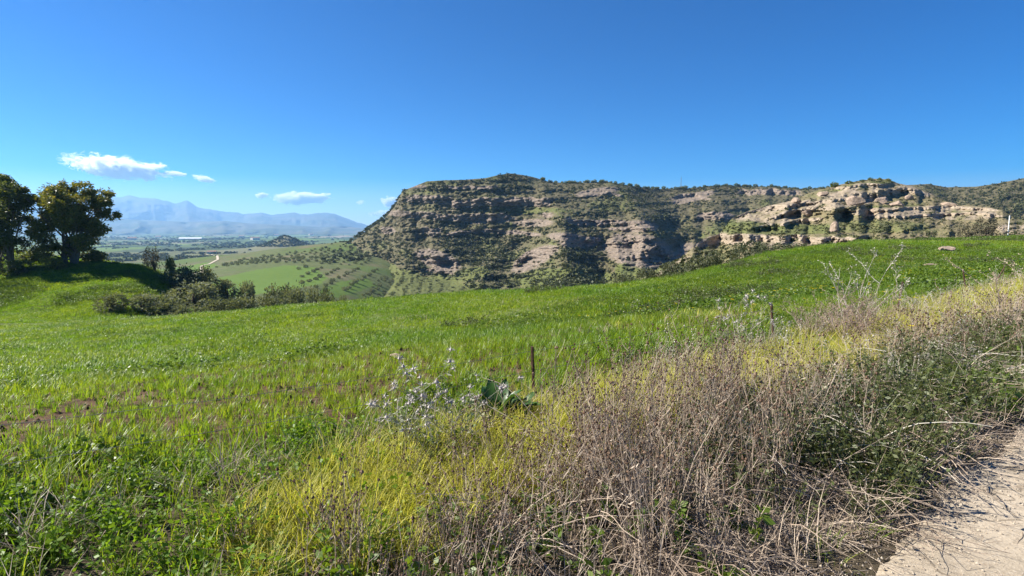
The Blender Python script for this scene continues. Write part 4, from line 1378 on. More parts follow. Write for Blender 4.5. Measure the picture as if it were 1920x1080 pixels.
def farm(px_, Y, w, d, h, lb, rot=0.0, roofm='roof'):
    x = (px_ - 960) / F * Y; z = float(zv(np.array([x]), np.array([Y]))[0])
    root = bpy.data.objects.new('farm_building', None); link(root); root.location = (x, Y, z); root.rotation_euler = (0, 0, rot)
    root['label'] = lb; root['category'] = 'farm building'
    b = MB(); box(b, -w / 2, w / 2, -d / 2, d / 2, -1, h); obj('wall', b.mesh('wall', [M['wall']]), None, root)
    b = MB(); e = .4
    V = [(-w / 2 - e, -d / 2 - e, h + .02), (w / 2 + e, -d / 2 - e, h + .02), (w / 2 + e, d / 2 + e, h + .02), (-w / 2 - e, d / 2 + e, h + .02), (-w / 2 - e, 0, h + d * .22), (w / 2 + e, 0, h + d * .22)]
    b.add(V, [(0, 1, 5, 4), (2, 3, 4, 5), (0, 4, 3), (1, 2, 5), (0, 3, 2, 1)]); obj('roof', b.mesh('roof', [M[roofm]]), None, root)
    for i in range(3):
        b = MB(); xx = -w / 2 + w * (i + .5) / 3; box(b, xx - .6, xx + .6, -d / 2 - .03, -d / 2 + .02, h * .35, h * .7); obj('window', b.mesh('window', [M['glass']]), None, root)


farm(417, 760, 14, 8, 4.5, 'small pale farm building at the bend of the track left of the cone hill')
farm(398, 1150, 16, 8, 5, 'pale building behind the farm building, at the end of the white track', .3)
farm(360, 3300, 125, 30, 9, 'long pale strip of greenhouse in the middle of the far valley', 0.1, 'white')
for i, (a_, Y) in enumerate([(300, 4200), (455, 4700), (520, 5200), (250, 3000), (585, 5600), (480, 2900)]):
    farm(a_, Y, 40, 22, 12, ['far pale building in the valley below the highest mountain', 'far pale building in the valley, left of the cone hill top', 'far pale building in the valley straight above the cone hill',
         'far pale building just right of the trees', 'far pale building near the foot of the cliff skyline', 'far pale building in the valley, upper left of the cone hill'][i], .2 * i)
# white farm track over the valley floor
tp = [(300, 520, 0), (378, 512, 0), (376, 500, 0), (398, 492, 0), (408, 487, 0), (402, 480, 0), (378, 474, 0)]
pts = []
for a_, b_, _ in tp:
    ys = np.exp(np.linspace(math.log(150), math.log(2500), 400)); xs = (a_ - 960) / F * ys
    q = proj(xs, ys, zv(xs, ys))[1]; pts.append((float(np.interp(-b_, -q, xs)), float(np.interp(-b_, -q, ys))))
V = []; Fs = []
fine = []
for i in range(len(pts) - 1):
    for k_ in range(24): fine.append((pts[i][0] + (pts[i + 1][0] - pts[i][0]) * k_ / 24, pts[i][1] + (pts[i + 1][1] - pts[i][1]) * k_ / 24))
for i, q in enumerate(fine):
    x, y = q; V += [(x - 1.2, y, float(zv(np.array([x - 1.2]), np.array([y]))[0]) + .35), (x + 1.2, y, float(zv(np.array([x + 1.2]), np.array([y]))[0]) + .35)]
Fs = [(2 * i, 2 * i + 1, 2 * i + 3, 2 * i + 2) for i in range(len(fine) - 1)]
me = bpy.data.meshes.new('farm_track'); me.from_pydata(V, [], Fs)
M['track'] = plain_mat('pale_track', (0.5, 0.42, 0.32), (0.4, 0.34, 0.25), .3)
obj('farm_track', me, M['track'], kind='structure')

# woods and tree lines over the far valley
rr = np.random.default_rng(5); N = 9000
ys = np.exp(rr.uniform(math.log(420), math.log(5200), N)); a_ = rr.uniform(150, 900, N); xs = (a_ - 960) / F * ys
m_ = (fbm(xs / 260, ys / 420, 4, 301) > 0.18) & ((ys > 700) | (a_ < 470))
line = (np.abs(np.sin(xs / 160 + 0.6 * np.sin(ys / 700)) * 1.0) < 0.05) | (np.abs(np.sin(ys / 330 + .4 * np.sin(xs / 300))) < 0.05)
m_ = (m_ | (line & (ys > 650))) & ~((ys < 900) & (a_ > 390))
xs, ys = xs[m_], ys[m_]
sc_ = rr.uniform(2.2, 5.0, len(xs)) * (1 + ys / 3500)
big = [blob_shrub(s + 20, 34) for s in range(3)]
scatter('far_woods', np.stack([xs, ys, zv(xs, ys)], -1), rr.uniform(0, 6, len(xs)), np.stack([sc_ * 1.4, sc_ * 1.4, sc_], -1), rr.integers(0, 3, len(xs)), big,
        label='dark woods and tree lines between the fields of the far valley')
N = 1500; xs = rr.uniform(-290, -120, N); ys = rr.uniform(430, 680, N)
k = (rr.random(N) < sstep(-270, -150, xs) * .7) & (ys + .5 * xs > 330) & (xs / ys > -.345 + .1 * rr.random(N))
xs, ys = xs[k], ys[k]; zz = np.array([land_z(a, b) for a, b in zip(xs, ys)]); q1, q2 = proj(xs, ys, zz); k = q1 < 790
scatter('slope_scrub', np.stack([xs, ys, zz], -1)[k], rr.uniform(0, 6, k.sum()), rr.uniform(1.2, 4.2, k.sum()), rr.integers(0, 3, k.sum()), big, label='dense dark scrub at the foot of the cliff above the planted rows')
cx, cy = (537 - 960) / F * 1400, 1400
N = 700; q = np.sqrt(rr.random(N)) * 62; an = rr.uniform(0, 6.283, N); xs = cx + q * np.cos(an) * 1.1; ys = cy + q * np.sin(an)
scatter('hillock_scrub', np.stack([xs, ys, zv(xs, ys)], -1), an, rr.uniform(2, 5, N), rr.integers(0, 3, N), big, label='dark scrub covering the small cone shaped hill')

# ------------------------------------------------------------------ field of young wheat
def visible(x, y, z, h=0.3, mx=170, my=120):
    a, b = proj(x, np.maximum(y, 0.01), z + h); c, d = proj(x, np.maximum(y, 0.01), z)
    return (y > 0.6) & (a > -mx) & (a < 1920 + mx) & (b < 1080 + my) & (d > 380)


def rand_xy(r, r0, r1, per_m2):
    A = 0.5 * (r1 * r1 - r0 * r0) * math.radians(112)
    n = int(A * per_m2); rad = np.sqrt(r.uniform(r0 * r0, r1 * r1, n)); an = math.radians(90) + r.uniform(-math.radians(56), math.radians(56), n)
    return rad * np.cos(an), rad * np.sin(an)


wheat_src = [tuft(9, 0.17, 0.05, 0.0075, 0.5, seed=s) for s in range(5)] + [tuft(9, 0.13, 0.06, 0.007, 0.8, seed=s + 9) for s in range(3)]
wide_src = [tuft(18, 0.18, 0.22, 0.012, 0.6, seed=s + 30) for s in range(5)]
far_src = [tuft(26, 0.20, 0.55, 0.022, 0.6, seed=s + 50) for s in range(5)]
r = np.random.default_rng(21)
for r0, r1, dens_, src, smin, smax in [(1.5, 9, 150, wheat_src, .7, 1.35), (9, 22, 46, wide_src, .75, 1.3), (22, 74, 13, far_src, .8, 1.5)]:
    x, y = rand_xy(r, r0, r1, dens_)
    s_, n_ = sn(x, y)
    hole = fbm(s_ * 0.55, n_ * 1.5, 4, 401) - 0.42 + 0.65 * fbm(s_ * 2.2, n_ * 2.6, 3, 405) + 0.22 * sstep(9, 6.0, n_) * sstep(4.3, 5.5, n_) * sstep(5, 0, s_) - 0.6 * sstep(9, 18, n_)
    keep = (n_ > 4.15 + 0.35 * fbm(s_, s_ * 0, 2, 7)) & (r.random(len(x)) > 0.93 * sstep(0.0, 0.55, hole)) & (y < 57.5 + 0 * x)
    keep &= ~((n_ < 18) & (s_ > 16) & (r.random(len(x)) < .35))
    x, y = x[keep], y[keep]; z = gz(x, y); k = visible(x, y, z); x, y, z = x[k], y[k], z[k]
    sc_ = r.uniform(smin, smax, len(x)) * (0.85 + 0.3 * fbm(x * .4, y * .4, 2, 9))
    o = scatter('wheat', np.stack([x, y, z], -1), r.uniform(0, 6.28, len(x)), sc_, r.integers(0, len(src), len(x)), src,
                tilt=np.stack([r.normal(0, .1, len(x)), r.normal(0, .1, len(x))], -1), label='young green wheat covering the sloping field')
    print('wheat', len(x))

# clods of soil between the young plants
M['clod'] = plain_mat('soil_clod', (0.13, 0.072, 0.04), (0.05, 0.032, 0.02), 20, .95)
cm = []
for q in range(3):
    b = MB(); b.lump((0, 0, 0), 1.0, 0, random.Random(q)); m0 = b.mesh('clod', [M['clod']]); cm.append(m0)
x, y = rand_xy(r, 2, 20, 60); s_, n_ = sn(x, y); k = (n_ > 4.2); x, y = x[k], y[k]; z = gz(x, y); k = visible(x, y, z); x, y, z = x[k], y[k], z[k]
scatter('soil_clods', np.stack([x, y, z], -1), r.uniform(0, 6.28, len(x)), .008 + .028 * r.random(len(x)) ** 3, r.integers(0, 3, len(x)), cm, label='brown clods of soil between the young wheat')

# darker leafy weeds in the wheat, and low broad leaves of the right hand part of the field
herb_src = [herb(9, 0.14, 0.16, 0.035, 'herb', s) for s in range(4)]
herb_wide = [herb(30, 0.20, 0.8, 0.055, 'herb', s + 20, 0.55) for s in range(3)]
dherb_src = [herb(22, 0.30, 0.25, 0.026, 'darkherb', s + 40, 0.5) for s in range(4)]
x, y = rand_xy(r, 2, 62, 3.2); s_, n_ = sn(x, y); rad = np.hypot(x, y)
patch = fbm(x * .22, y * .22, 3, 431)
keep = (n_ > 4.3) & (((patch > 0.35) & (rad > 9) & (r.random(len(x)) < .16)) | ((s_ > 14) & (n_ < 22) & (patch > -.5)) | ((s_ > 9) & (n_ < 9) & (patch > -.2)))
x, y = x[keep], y[keep]; z = gz(x, y); k = visible(x, y, z); x, y, z = x[k], y[k], z[k]
scatter('field_weeds', np.stack([x, y, z - .02], -1), r.uniform(0, 6.28, len(x)), r.uniform(.7, 1.5, len(x)), r.integers(0, 3, len(x)), herb_wide, label='broad leaved green weeds in the right part of the field')

# rough weeds and straw at the right hand end of the field and on the mound
dryg0 = [tuft(16, 0.26, 0.25, 0.008, 0.9, mat='dry', seed=s + 210) for s in range(3)] + [tuft(16, 0.24, 0.3, 0.01, 0.8, mat='yellowgrass', seed=s + 220) for s in range(2)]
dw0 = [herb(26, 0.3, 0.7, 0.06, 'darkherb', s + 240, .5) for s in range(3)]
x, y = rand_xy(r, 9, 74, 5); s_, n_ = sn(x, y); pt = fbm(s_ * .16, n_ * .28, 4, 451)
k = (n_ > 4.2) & (((s_ > 14) & (n_ < 30) & (pt > .1)) | ((n_ < 7) & (pt > .25))); x, y = x[k], y[k]; z = gz(x, y); k = visible(x, y, z) & (y < 66); x, y, z = x[k], y[k], z[k]
scatter('straw_patches', np.stack([x, y, z], -1), r.uniform(0, 6.28, len(x)), r.uniform(.5, 1.2, len(x)), r.integers(0, 5, len(x)), dryg0, label='straw coloured and yellowish grass patches in the rough end of the field')
x, y = rand_xy(r, 9, 78, 2.2); s_, n_ = sn(x, y); pt = fbm(s_ * .2, n_ * .35, 4, 461)
k = (n_ > 4.2) & (s_ > 13) & (n_ < 34) & (pt > .5); x, y = x[k], y[k]; z = gz(x, y); k = visible(x, y, z); x, y, z = x[k], y[k], z[k]
scatter('rough_weeds', np.stack([x, y, z], -1), r.uniform(0, 6.28, len(x)), r.uniform(.6, 1.6, len(x)), r.integers(0, 3, len(x)), dw0, label='darker bushy weeds in the rough right end of the field')
x = r.uniform(-95, -28, 9000); y = r.uniform(60, 96, 9000); pt = fbm(x * .16, y * .16, 4, 471); z = gz(x, y); k = visible(x, y, z) & (pt > .12); x, y, z = x[k], y[k], z[k]
scatter('mound_weeds', np.stack([x, y, z], -1), r.uniform(0, 6.28, len(x)), r.uniform(.8, 2.2, len(x)), r.integers(0, 3, len(x)), herb_wide, label='clumps of rougher green weeds on the mound')

# rough growth along the far edge of the field
x = r.uniform(22, 75, 5200); y = r.uniform(60, 82, 5200); z = gz(x, y); a_, b_ = proj(x, y, z); pt = fbm(x * .12, y * .2, 4, 481); k = (a_ > 1440) & (a_ < 2050) & (pt > -.15)
x, y, z = x[k], y[k], z[k]
scatter('edge_scrub', np.stack([x, y, z], -1), r.uniform(0, 6.28, len(x)), r.uniform(.7, 2.4, len(x)), r.integers(0, 6, len(x)), herb_wide + dryg0[:3], label='loose weeds and dry grass along the far edge of the field')

# grass of the mound
x = r.uniform(-95, -30, 60000); y = r.uniform(59, 96, 60000); z = gz(x, y); k = visible(x, y, z) & ((r.random(60000) < .6))
x, y, z = x[k], y[k], z[k]
scatter('mound_grass', np.stack([x, y, z], -1), r.uniform(0, 6.28, len(x)), r.uniform(.7, 1.5, len(x)), r.integers(0, 5, len(x)), far_src, label='smooth green grass on the mound under the trees')

# ------------------------------------------------------------------ verge between the road and the wire fence
def verge(name, s0, s1, n0, n1, per_m2, src, smin, smax, label, cond=None, tilt=.12, sink=0.0, seed=0):
    r = np.random.default_rng(500 + seed); N = int((s1 - s0) * (n1 - n0) * per_m2)
    s_ = r.uniform(s0, s1, N); n_ = r.uniform(n0, n1, N)
    if cond is not None:
        k = r.random(N) < cond(s_, n_); s_, n_ = s_[k], n_[k]
    x, y = xy(s_, n_); z = gz(x, y); k = visible(x, y, z, .6, 260, 260); x, y, z = x[k], y[k], z[k]
    # keep a free space round the camera
    k = np.hypot(x, y) > 1.35; x, y, z = x[k], y[k], z[k]
    o = scatter(name, np.stack([x, y, z - sink], -1), r.uniform(0, 6.28, len(x)), r.uniform(smin, smax, len(x)), r.integers(0, len(src), len(x)), src,
                tilt=np.stack([r.normal(0, tilt, len(x)), r.normal(0, tilt, len(x))], -1), label=label)
    print(name, len(x)); return o


def bell(v, c, w): return np.exp(-((v - c) / w) ** 2)
yel = [tuft(16, 0.27, 0.07, 0.005, 0.75, mat='yellowgrass', seed=s + 70) for s in range(5)]
gre = [tuft(12, 0.18, 0.07, 0.006, 0.7, mat='wheat', seed=s + 90) for s in range(4)]
dryg = [tuft(12, 0.32, 0.08, 0.004, 0.9, mat='dry', seed=s + 110) for s in range(4)]
dw = [dryweed(6, 0.72, 0.08, s) for s in range(6)]
dws = [dryweed(5, 0.46, 0.09, s + 60, hr=.0075) for s in range(5)]
dwf = [dryweed(9, 0.72, 0.2, s + 10, thick=0.004, hr=0.014) for s in range(4)]
pw_ = [dryweed(5, 0.5, 0.08, s + 20, mats=('pale', 'pale'), hr=0.008) for s in range(3)]
tg = [tangle(16, 0.5, s) for s in range(4)]
tgp = [tangle(7, 0.6, s + 10, 'pale', .3) for s in range(3)]
litter = [tangle(18, 0.32, s + 20, 'dry', .06, .0022) for s in range(4)]

verge('yellow_grass', -1, 26, 2.2, 4.5, 330, yel, .7, 1.25, 'bright yellow green grass in a belt along the fence',
      lambda s, n: np.clip(bell(n, 3.0, .5) * (1.1 + .8 * fbm(s * .5, n, 3, 601)) * sstep(.25, 1.1, s + .3 * (3 - n)), 0, 1), seed=1)
verge('green_grass', -4, 26, 2.2, 4.9, 110, gre, .6, 1.2, 'fresh green grass between the yellow grass and the wheat',
      lambda s, n: np.clip(.55 * bell(n, 4.3, .5) + .25 + .6 * sstep(1, -.5, s), 0, 1), seed=2)
verge('low_herbs', -4, 26, 3.0, 4.9, 50, herb_src, .7, 1.3, 'low green broad leaved weeds along the wheat edge',
      lambda s, n: np.clip(.15 + .8 * fbm(s * .9, n * .9, 3, 611) + .45 * sstep(1.2, 0, s) * sstep(4.5, 3.8, n), 0, 1), seed=3)
verge('bright_herbs', -2, 1.9, 2.3, 4.3, 62, [herb(14, 0.16, 0.16, 0.025, 'brightherb', s + 260) for s in range(4)], .7, 1.35, 'bright green leafy weeds at the bottom left between the wheat and the yellow grass',
      lambda s, n: np.clip(sstep(1.7, .5, s + .5 * (2.9 - n)) * (.75 + .9 * fbm(s * 1.6, n * 1.6, 3, 671)), 0, 1), seed=22)
verge('dry_weeds', 1.5, 5.2, 1.35, 3.1, 42, dw, .8, 1.15, 'tall brown dead weeds with dark seed heads along the road',
      lambda s, n: np.clip((1.3 * bell(n, 2.25, .62) + .2 * fbm(s * 2, n * 2, 2, 621)) * sstep(5.0, 3.6, s + .6 * (2.2 - n)) * sstep(1.9, 2.5, s - .25 * (n - 2)), 0, 1), seed=4)
verge('dry_weeds', .2, 3.0, 1.5, 2.8, 44, dws, .7, 1.15, 'knee high brown dead weeds with dark round seed heads at the bottom of the photo',
      lambda s, n: np.clip(1.2 * bell(n, 2.1, .45) * sstep(.5, 1.1, s), 0, 1), seed=21)
verge('dry_weeds', 4.6, 30, 1.3, 2.7, 10, dwf, .45, .85, 'brown and grey dead weeds further along the road',
      lambda s, n: np.clip(.45 + 1.3 * fbm(s * .5, n, 3, 631), 0, 1), seed=5)
verge('dry_weeds', .4, 3.4, 2.4, 3.3, 14, dws, .7, 1.1, 'scattered brown dead weeds in front of the yellow grass', lambda s, n: .7 + 0 * s, seed=6)
verge('pale_weeds', 4.5, 26, 1.6, 4.0, 4, pw_, .6, 1.1, 'pale dry weeds scattered over the verge', None, seed=7)
verge('dry_grass', -1, 26, 1.1, 3.9, 44, dryg, .6, 1.2, 'straw coloured dead grass among the weeds', lambda s, n: 1 - .8 * bell(n, 3.05, .45) * sstep(5, 4, s), tilt=.3, seed=8)
verge('dark_herbs', 2.2, 14, 1.15, 2.7, 34, dherb_src, .8, 1.7, 'dark green tangled bushy weeds beside the road',
      lambda s, n: np.clip(sstep(2.4, 3.8, s) * (.75 + .7 * fbm(s * .7, n * .9, 3, 641)) * sstep(1.0, 1.5, n) * sstep(2.9, 2.0, n + .08 * (s - 4)), 0, 1), seed=9)
verge('low_herbs', .3, 4, 1.3, 2.6, 26, herb_src, .8, 1.6, 'green leaves growing at the foot of the dead weeds', lambda s, n: np.clip(.5 + fbm(s * 2, n * 2, 2, 651), 0, 1), seed=10)
verge('tangled_twigs', 1.2, 14, 1.15, 2.9, 9, tg, .7, 1.3, 'tangled bare twigs sprawling over the weeds', lambda s, n: np.clip(sstep(1, 3, s) + .3, 0, 1), seed=11, sink=-.05)
verge('tangled_twigs', 3.2, 8, 1.2, 2.4, 4, tgp, .8, 1.3, 'pale arching dead stems over the dark weeds', None, seed=12, sink=-.12)
verge('twig_litter', .8, 14, .95, 1.9, 55, litter, .6, 1.3, 'brown fallen twigs and stalks along the road edge', lambda s, n: np.clip(1.1 - abs(n - 1.35) * 1.6 + .5 * fbm(s * 2, n * 3, 2, 661), 0, 1), seed=13, sink=.0)
verge('twig_litter', .8, 10, .55, 1.25, 12, litter, .4, 1.0, 'scattered dead stalks lying on the road', lambda s, n: np.clip((n - .5) * 1.4, 0, 1), seed=16)
M['gravel'] = plain_mat('gravel_stone', (0.42, 0.36, 0.28), (0.25, 0.2, 0.15), 20, .9)
gm_ = []
for q in range(3):
    b = MB(); b.lump((0, 0, 0), 1.0, 0, random.Random(q + 30)); gm_.append(b.mesh('gravel', [M['gravel']]))
r = np.random.default_rng(99); N = 9000; s_ = r.uniform(1, 9, N); n_ = 1.25 - np.abs(r.normal(0, .45, N)); x, y = xy(s_, n_); z = gz(x, y) + .016
scatter('gravel', np.stack([x, y, z], -1), s_, .002 + .009 * r.random(N) ** 4, r.integers(0, 3, N), gm_, label='loose grit and small stones on the road')
verge('low_herbs', 6.0, 16, 1.2, 1.8, 40, herb_src, 1, 2, 'green broad leaved weeds at the road edge on the far right', lambda s, n: .7 + 0 * s, seed=14)
verge('road_edge_grass', 2.6, 6.5, 1.0, 1.35, 30, [tuft(10, .12, .05, .004, .9, mat='wheat', seed=s + 130) for s in range(3)], .7, 1.3, 'thin green grass creeping over the road edge', lambda s, n: .6 + 0 * s, seed=15)

# ------------------------------------------------------------------ wire fence along the field
fence = bpy.data.objects.new('wire_fence', None); link(fence); fence.location = (*xy(0, 4.08), 0)
fence['label'] = 'old wire fence of thin rusty posts between the grass verge and the wheat field'; fence['category'] = 'fence'
FO = Vector(fence.location)
posts = [(-4.3, 4.12, .95, .02, 0), (0, 0, 0, 0, 0)]
posts = []
for a_, b_, top, dx in [(1002, 748, 650, -4), (1460, 648, 570, -14), (1690, 588, 528, 3), (1818, 552, 505, -12), (1868, 538, 500, 16)]:
    # foot on the ground along that sight line
    ys = np.linspace(3, 40, 800); xs = (a_ - 960) / F * ys; q = proj(xs, ys, gz(xs, ys))[1]
    Y = float(np.interp(-b_, -q, ys)); f0 = Vector((float((a_ - 960) / F * Y), Y, float(gz((a_ - 960) / F * Y, Y))))
    tp_ = Vector(P(a_ + dx, top, Y)); posts.append((f0, tp_))
pl = xy(posts[0][0].x * UX + posts[0][0].y * UY - 4.3, 4.15)
f0 = Vector((pl[0], pl[1], float(gz(pl[0], pl[1])))); posts.insert(0, (f0, f0 + Vector((0.03, 0, .62))))
for f0, tp_ in posts:
    b = MB(); d = tp_ - f0
    rad = .016
    pts_ = [f0 - FO - d.normalized() * .25] + [f0 - FO + d * (i / 10) + Vector((R.gauss(0, .0015), 0, 0)) for i in range(0, 11)]
    b.tube(pts_, [rad * R.uniform(.92, 1.1) for _ in pts_], 6, 0, True)
    o = obj('post', b.mesh('post', [M['rust']]), None, fence)
for lvl in (.92, .55):
    for i in range(len(posts) - 1):
        a = posts[i][0].lerp(posts[i][1], lvl) - FO; c = posts[i + 1][0].lerp(posts[i + 1][1], lvl) - FO
        b = MB(); n_ = 16; sag = .05
        b.tube([a.lerp(c, k_ / n_) - Vector((0, 0, sag * math.sin(math.pi * k_ / n_))) for k_ in range(n_ + 1)], .0017, 4)
        obj('wire', b.mesh('wire', [M['wire']]), None, fence)
    # the wire runs on out of the frame
    a = posts[0][0].lerp(posts[0][1], lvl) - FO; c = a - Vector((UX, UY, 0)) * 3.5
    b = MB(); b.tube([a, c], .0017, 4); obj('wire', b.mesh('wire', [M['wire']]), None, fence)


# ------------------------------------------------------------------ single plants
def foot(a_, b_):
    ys = np.linspace(2, 45, 1500); xs = (a_ - 960) / F * ys; q = proj(xs, ys, gz(xs, ys))[1]
    Y = float(np.interp(-b_, -q, ys)); x = (a_ - 960) / F * Y
    return Vector((x, Y, float(gz(x, Y))))


def thistle(a_, b_, top, seed, label, lean=0.0, group='grey dead thistles', heads=9, leafy=True):
    r = random.Random(seed); p = foot(a_, b_); H = float(P(a_, top, p.y)[2]) - p.z
    root = bpy.data.objects.new('dead_thistle', None); link(root); root.location = p
    root['label'] = label; root['category'] = 'thistle'; root['group'] = group
    b = MB(); tips = []
    def grow(q, d, L, w, lv):
        pts_ = [q.copy()]
        for k in range(4):
            q = q + d * L / 4; d = (d + Vector((r.gauss(0, .13), r.gauss(0, .13), .05))).normalized(); pts_.append(q.copy())
            if r.random() < .5: b.leaf(q, (r.gauss(0, 1), r.gauss(0, 1), -.3), H * .12 * r.uniform(.5, 1), .22, 0, r)
            if lv < 2 and r.random() < .75:
                e = Vector((d.x + r.gauss(0, .6), d.y + r.gauss(0, .6), d.z * .8)).normalized(); grow(q.copy(), e, L * r.uniform(.4, .6), w * .6, lv + 1)
        b.tube(pts_, [w, w * .85, w * .7, w * .55, w * .4], 4)
        tips.append((q, d))
    for i in range(3):
        grow(Vector((r.gauss(0, .03), r.gauss(0, .03), -.02)), Vector((lean + r.gauss(0, .25), r.gauss(0, .25), 1)).normalized(), H * r.uniform(.75, .95), H * .008, 0)
    obj('stem', b.mesh('stem', [M['greystem']]), None, root)
    tips.sort(key=lambda q: -q[0].z)
    for q, d in tips[:heads]:
        hb = MB(); s_ = H * r.uniform(.04, .058)
        hb.lump((0, 0, 0), s_ * .55, 0, r)
        for k in range(16):
            v_ = Vector((r.gauss(0, 1), r.gauss(0, 1), r.gauss(.3, .8))).normalized()
            hb.leaf(v_ * s_ * .3, v_, s_ * r.uniform(.9, 1.5), .16, 0, r)
        o = obj('flower_head', hb.mesh('flower_head', [M['thistle']]), None, root); o.location = q
    if leafy:
        me_ = herb_src[seed % 4]
        for k in range(3):
            o = obj('foliage', me_, None, root); o.location = (r.gauss(0, .06), r.gauss(0, .06), 0); o.scale = (1.2,) * 3; o.rotation_euler = (0, 0, r.uniform(0, 6))
    return root


for i, (a_, b_, tp_, lean, lb) in enumerate([
        (770, 850, 722, -.15, 'leftmost grey thistle of the cluster by the dark leafy dock'),
        (800, 862, 712, .0, 'tallest grey thistle of the cluster, left of the middle'),
        (832, 858, 735, .1, 'grey thistle leaning right in the middle of the cluster'),
        (862, 845, 742, .2, 'grey thistle next to the dark green dock plant'),
        (752, 830, 760, -.3, 'low grey thistle sticking out left over the bare soil'),
        (818, 885, 770, -.1, 'grey thistle standing nearest the camera in the cluster')]):
    thistle(a_, b_, tp_, 700 + i, lb, lean, 'grey thistles beside the dock plant', 12)
for i, (a_, b_, tp_, lean, lb) in enumerate([
        (1402, 664, 572, .05, 'tall pale thistle just left of the second rusty post'),
        (1440, 672, 612, .2, 'lower pale thistle at the foot of the second rusty post'),
        (1385, 672, 600, -.1, 'pale thistle left of the tall one near the second post')]):
    thistle(a_, b_, tp_, 720 + i, lb, lean, 'pale thistles near the second post', 9, False)


def dock(a_, b_, H, seed, label, n=14, w=.17):
    r = random.Random(seed); p = foot(a_, b_)
    root = bpy.data.objects.new('dock_plant', None); link(root); root.location = p; root['label'] = label; root['category'] = 'plant'
    for i in range(n):
        an = r.uniform(0, 6.283); L = H * r.uniform(.6, 1.1); el = r.uniform(.75, 1.5)
        b = MB(); V = []; Fs = []; K = 9
        for k in range(K):
            t = k / (K - 1); e = el - .9 * t * t
            rad_ = L * t * math.cos(el - .45 * t); z = L * t * math.sin(el - .5 * t)
            ww = w * L * (math.sin(math.pi * min(1, (t * .93 + .07)) ** .8) ** .8 if t < 1 else 0) * (.25 if t < .15 else 1)
            rip = .012 * math.sin(k * 2.3 + i)
            V += [(rad_, -ww, z + ww * .35 + rip), (rad_ + .002, 0, z - .004), (rad_, ww, z + ww * .35 - rip)]
        for k in range(K - 1):
            Fs += [(3 * k, 3 * k + 1, 3 * k + 4, 3 * k + 3), (3 * k + 1, 3 * k + 2, 3 * k + 5, 3 * k + 4)]
        b.add(V, Fs); o = obj('leaf', b.mesh('leaf', [M['dock']], True), None, root); o.rotation_euler = (0, 0, an); o.location = (.02 * math.cos(an), .02 * math.sin(an), .0)


dock(928, 796, .40, 5, 'dark green dock plant with big upright leaves left of the first post', 20)
dock(968, 792, .30, 6, 'smaller dock plant with broad leaves between the big one and the first post', 14, .2)
dock(455, 985, .14, 7, 'small bright broad leaved weed at the bottom left among the wheat', 9, .3)


def dry_shrub(a_, b_, top, seed, label, mat, n, spread, name='dry_shrub'):
    r = random.Random(seed); p = foot(a_, b_); H = float(P(a_, top, p.y)[2]) - p.z
    root = bpy.data.objects.new(name, None); link(root); root.location = p; root['label'] = label; root['category'] = 'shrub'
    b = MB(); tw = MB()
    def grow(q, d, L, w, lv):
        pts_ = [q.copy()]
        for k in range(5):
            q = q + d * L / 5; d = (d + Vector((r.gauss(0, .1), r.gauss(0, .1), .06))).normalized(); pts_.append(q.copy())
            if lv < 3 and r.random() < .7:
                grow(q.copy(), Vector((d.x + r.gauss(0, .55), d.y + r.gauss(0, .55), d.z * .8)).normalized(), L * r.uniform(.25, .5), w * .55, lv + 1)
        (b if lv < 1 else tw).tube(pts_, [w * (1 - .15 * k) for k in range(6)], 4 if lv < 2 else 3)
        if lv > 1:
            for k in range(2): tw.leaf(q, (r.gauss(0, 1), r.gauss(0, 1), r.gauss(.3, .6)), H * .03, .4, 0, r)
    for i in range(n):
        an = r.uniform(0, 6.283); sp = r.uniform(.1, spread)
        grow(Vector((.05 * math.cos(an), .05 * math.sin(an), -.03)), Vector((sp * math.cos(an), sp * math.sin(an), 1)).normalized(), H * r.uniform(.7, 1.05), H * .009, 0)
    obj('branch', b.mesh('branch', [M[mat]]), None, root); obj('twigs', tw.mesh('twigs', [M[mat]]), None, root)


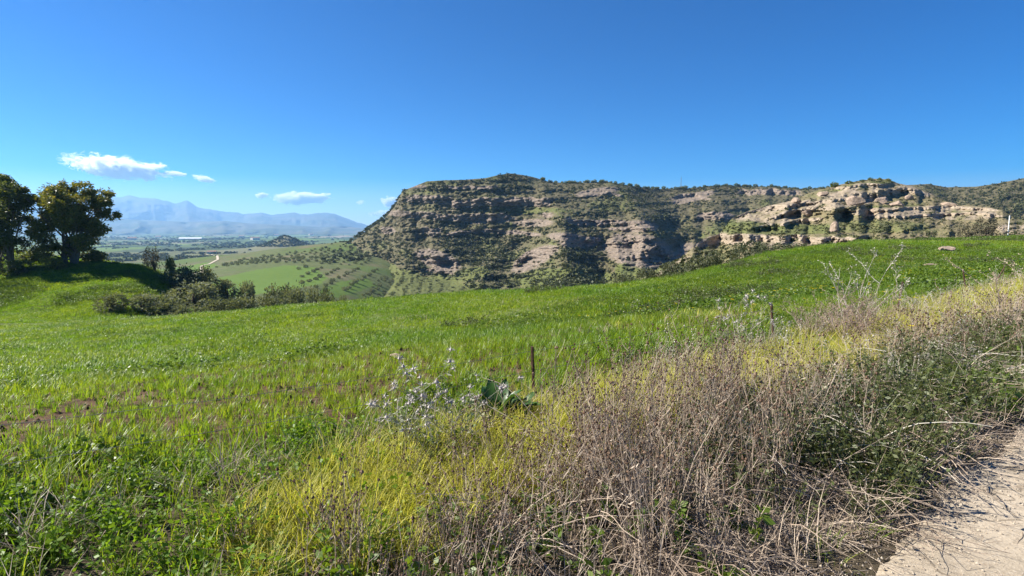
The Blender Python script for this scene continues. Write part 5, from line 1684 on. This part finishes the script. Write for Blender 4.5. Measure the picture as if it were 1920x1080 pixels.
M['pinkdry'] = leaf_mat('reddish_dead_twigs', [(0.22, 0.15, 0.115), (0.32, 0.23, 0.18), (0.40, 0.31, 0.25)], .1, .7, .2, tboost=(1, 1, 1))
dry_shrub(1606, 612, 492, 3, 'tall pale dead shrub with bare spreading branches in the right of the field edge', 'pale', 7, .75)
for i, (a_, b_, tp_, lb) in enumerate([(1540, 640, 575, 'low reddish brown dead shrub left of the tall pale one'), (1590, 640, 560, 'dense reddish brown dead shrub at the foot of the tall pale one'),
                                      (1640, 632, 558, 'greyish dead shrub right of the foot of the tall pale one')]):
    dry_shrub(a_, b_, tp_, 30 + i, lb, 'pinkdry', 26, 1.2, 'dead_shrub')
dry_shrub(1730, 600, 545, 40, 'pale dead shrub between the tall one and the right photo edge', 'pale', 12, .9)
dry_shrub(1905, 640, 510, 41, 'straw coloured dead shrub cut by the right photo edge', 'dry', 14, .8)

# yellow flowers
b = MB(); rr_ = random.Random(4)
for k in range(7):
    an = k / 7 * 6.283; b.add([(0, 0, .1), (.012 * math.cos(an - .4), .012 * math.sin(an - .4), .104), (.02 * math.cos(an), .02 * math.sin(an), .1), (.012 * math.cos(an + .4), .012 * math.sin(an + .4), .104)], [(0, 1, 2, 3)], 0)
b.tube([(0, 0, 0), (0, 0, .1)], .0012, 3, 1)
M['petal'] = leaf_mat('yellow_petal', [(0.6, 0.45, 0.01), (0.75, 0.6, 0.03)], .3, .6, .2, tboost=(1.1, 1, .5))
fl = b.mesh('flower', [M['petal'], M['herb']])
r = np.random.default_rng(77); x, y = rand_xy(r, 5, 50, 1.0); s_, n_ = sn(x, y)
k = (s_ > 8) & (n_ > 1.5) & (n_ < 20) & (fbm(x * .3, y * .3, 3, 801) > .15); x, y = x[k], y[k]; z = gz(x, y); k = visible(x, y, z); x, y, z = x[k], y[k], z[k]
scatter('yellow_flowers', np.stack([x, y, z + .12], -1), x * 0, r.uniform(1, 2.2, len(x)), x.astype(int) * 0, [fl], label='small yellow flowers dotted over the right part of the field')
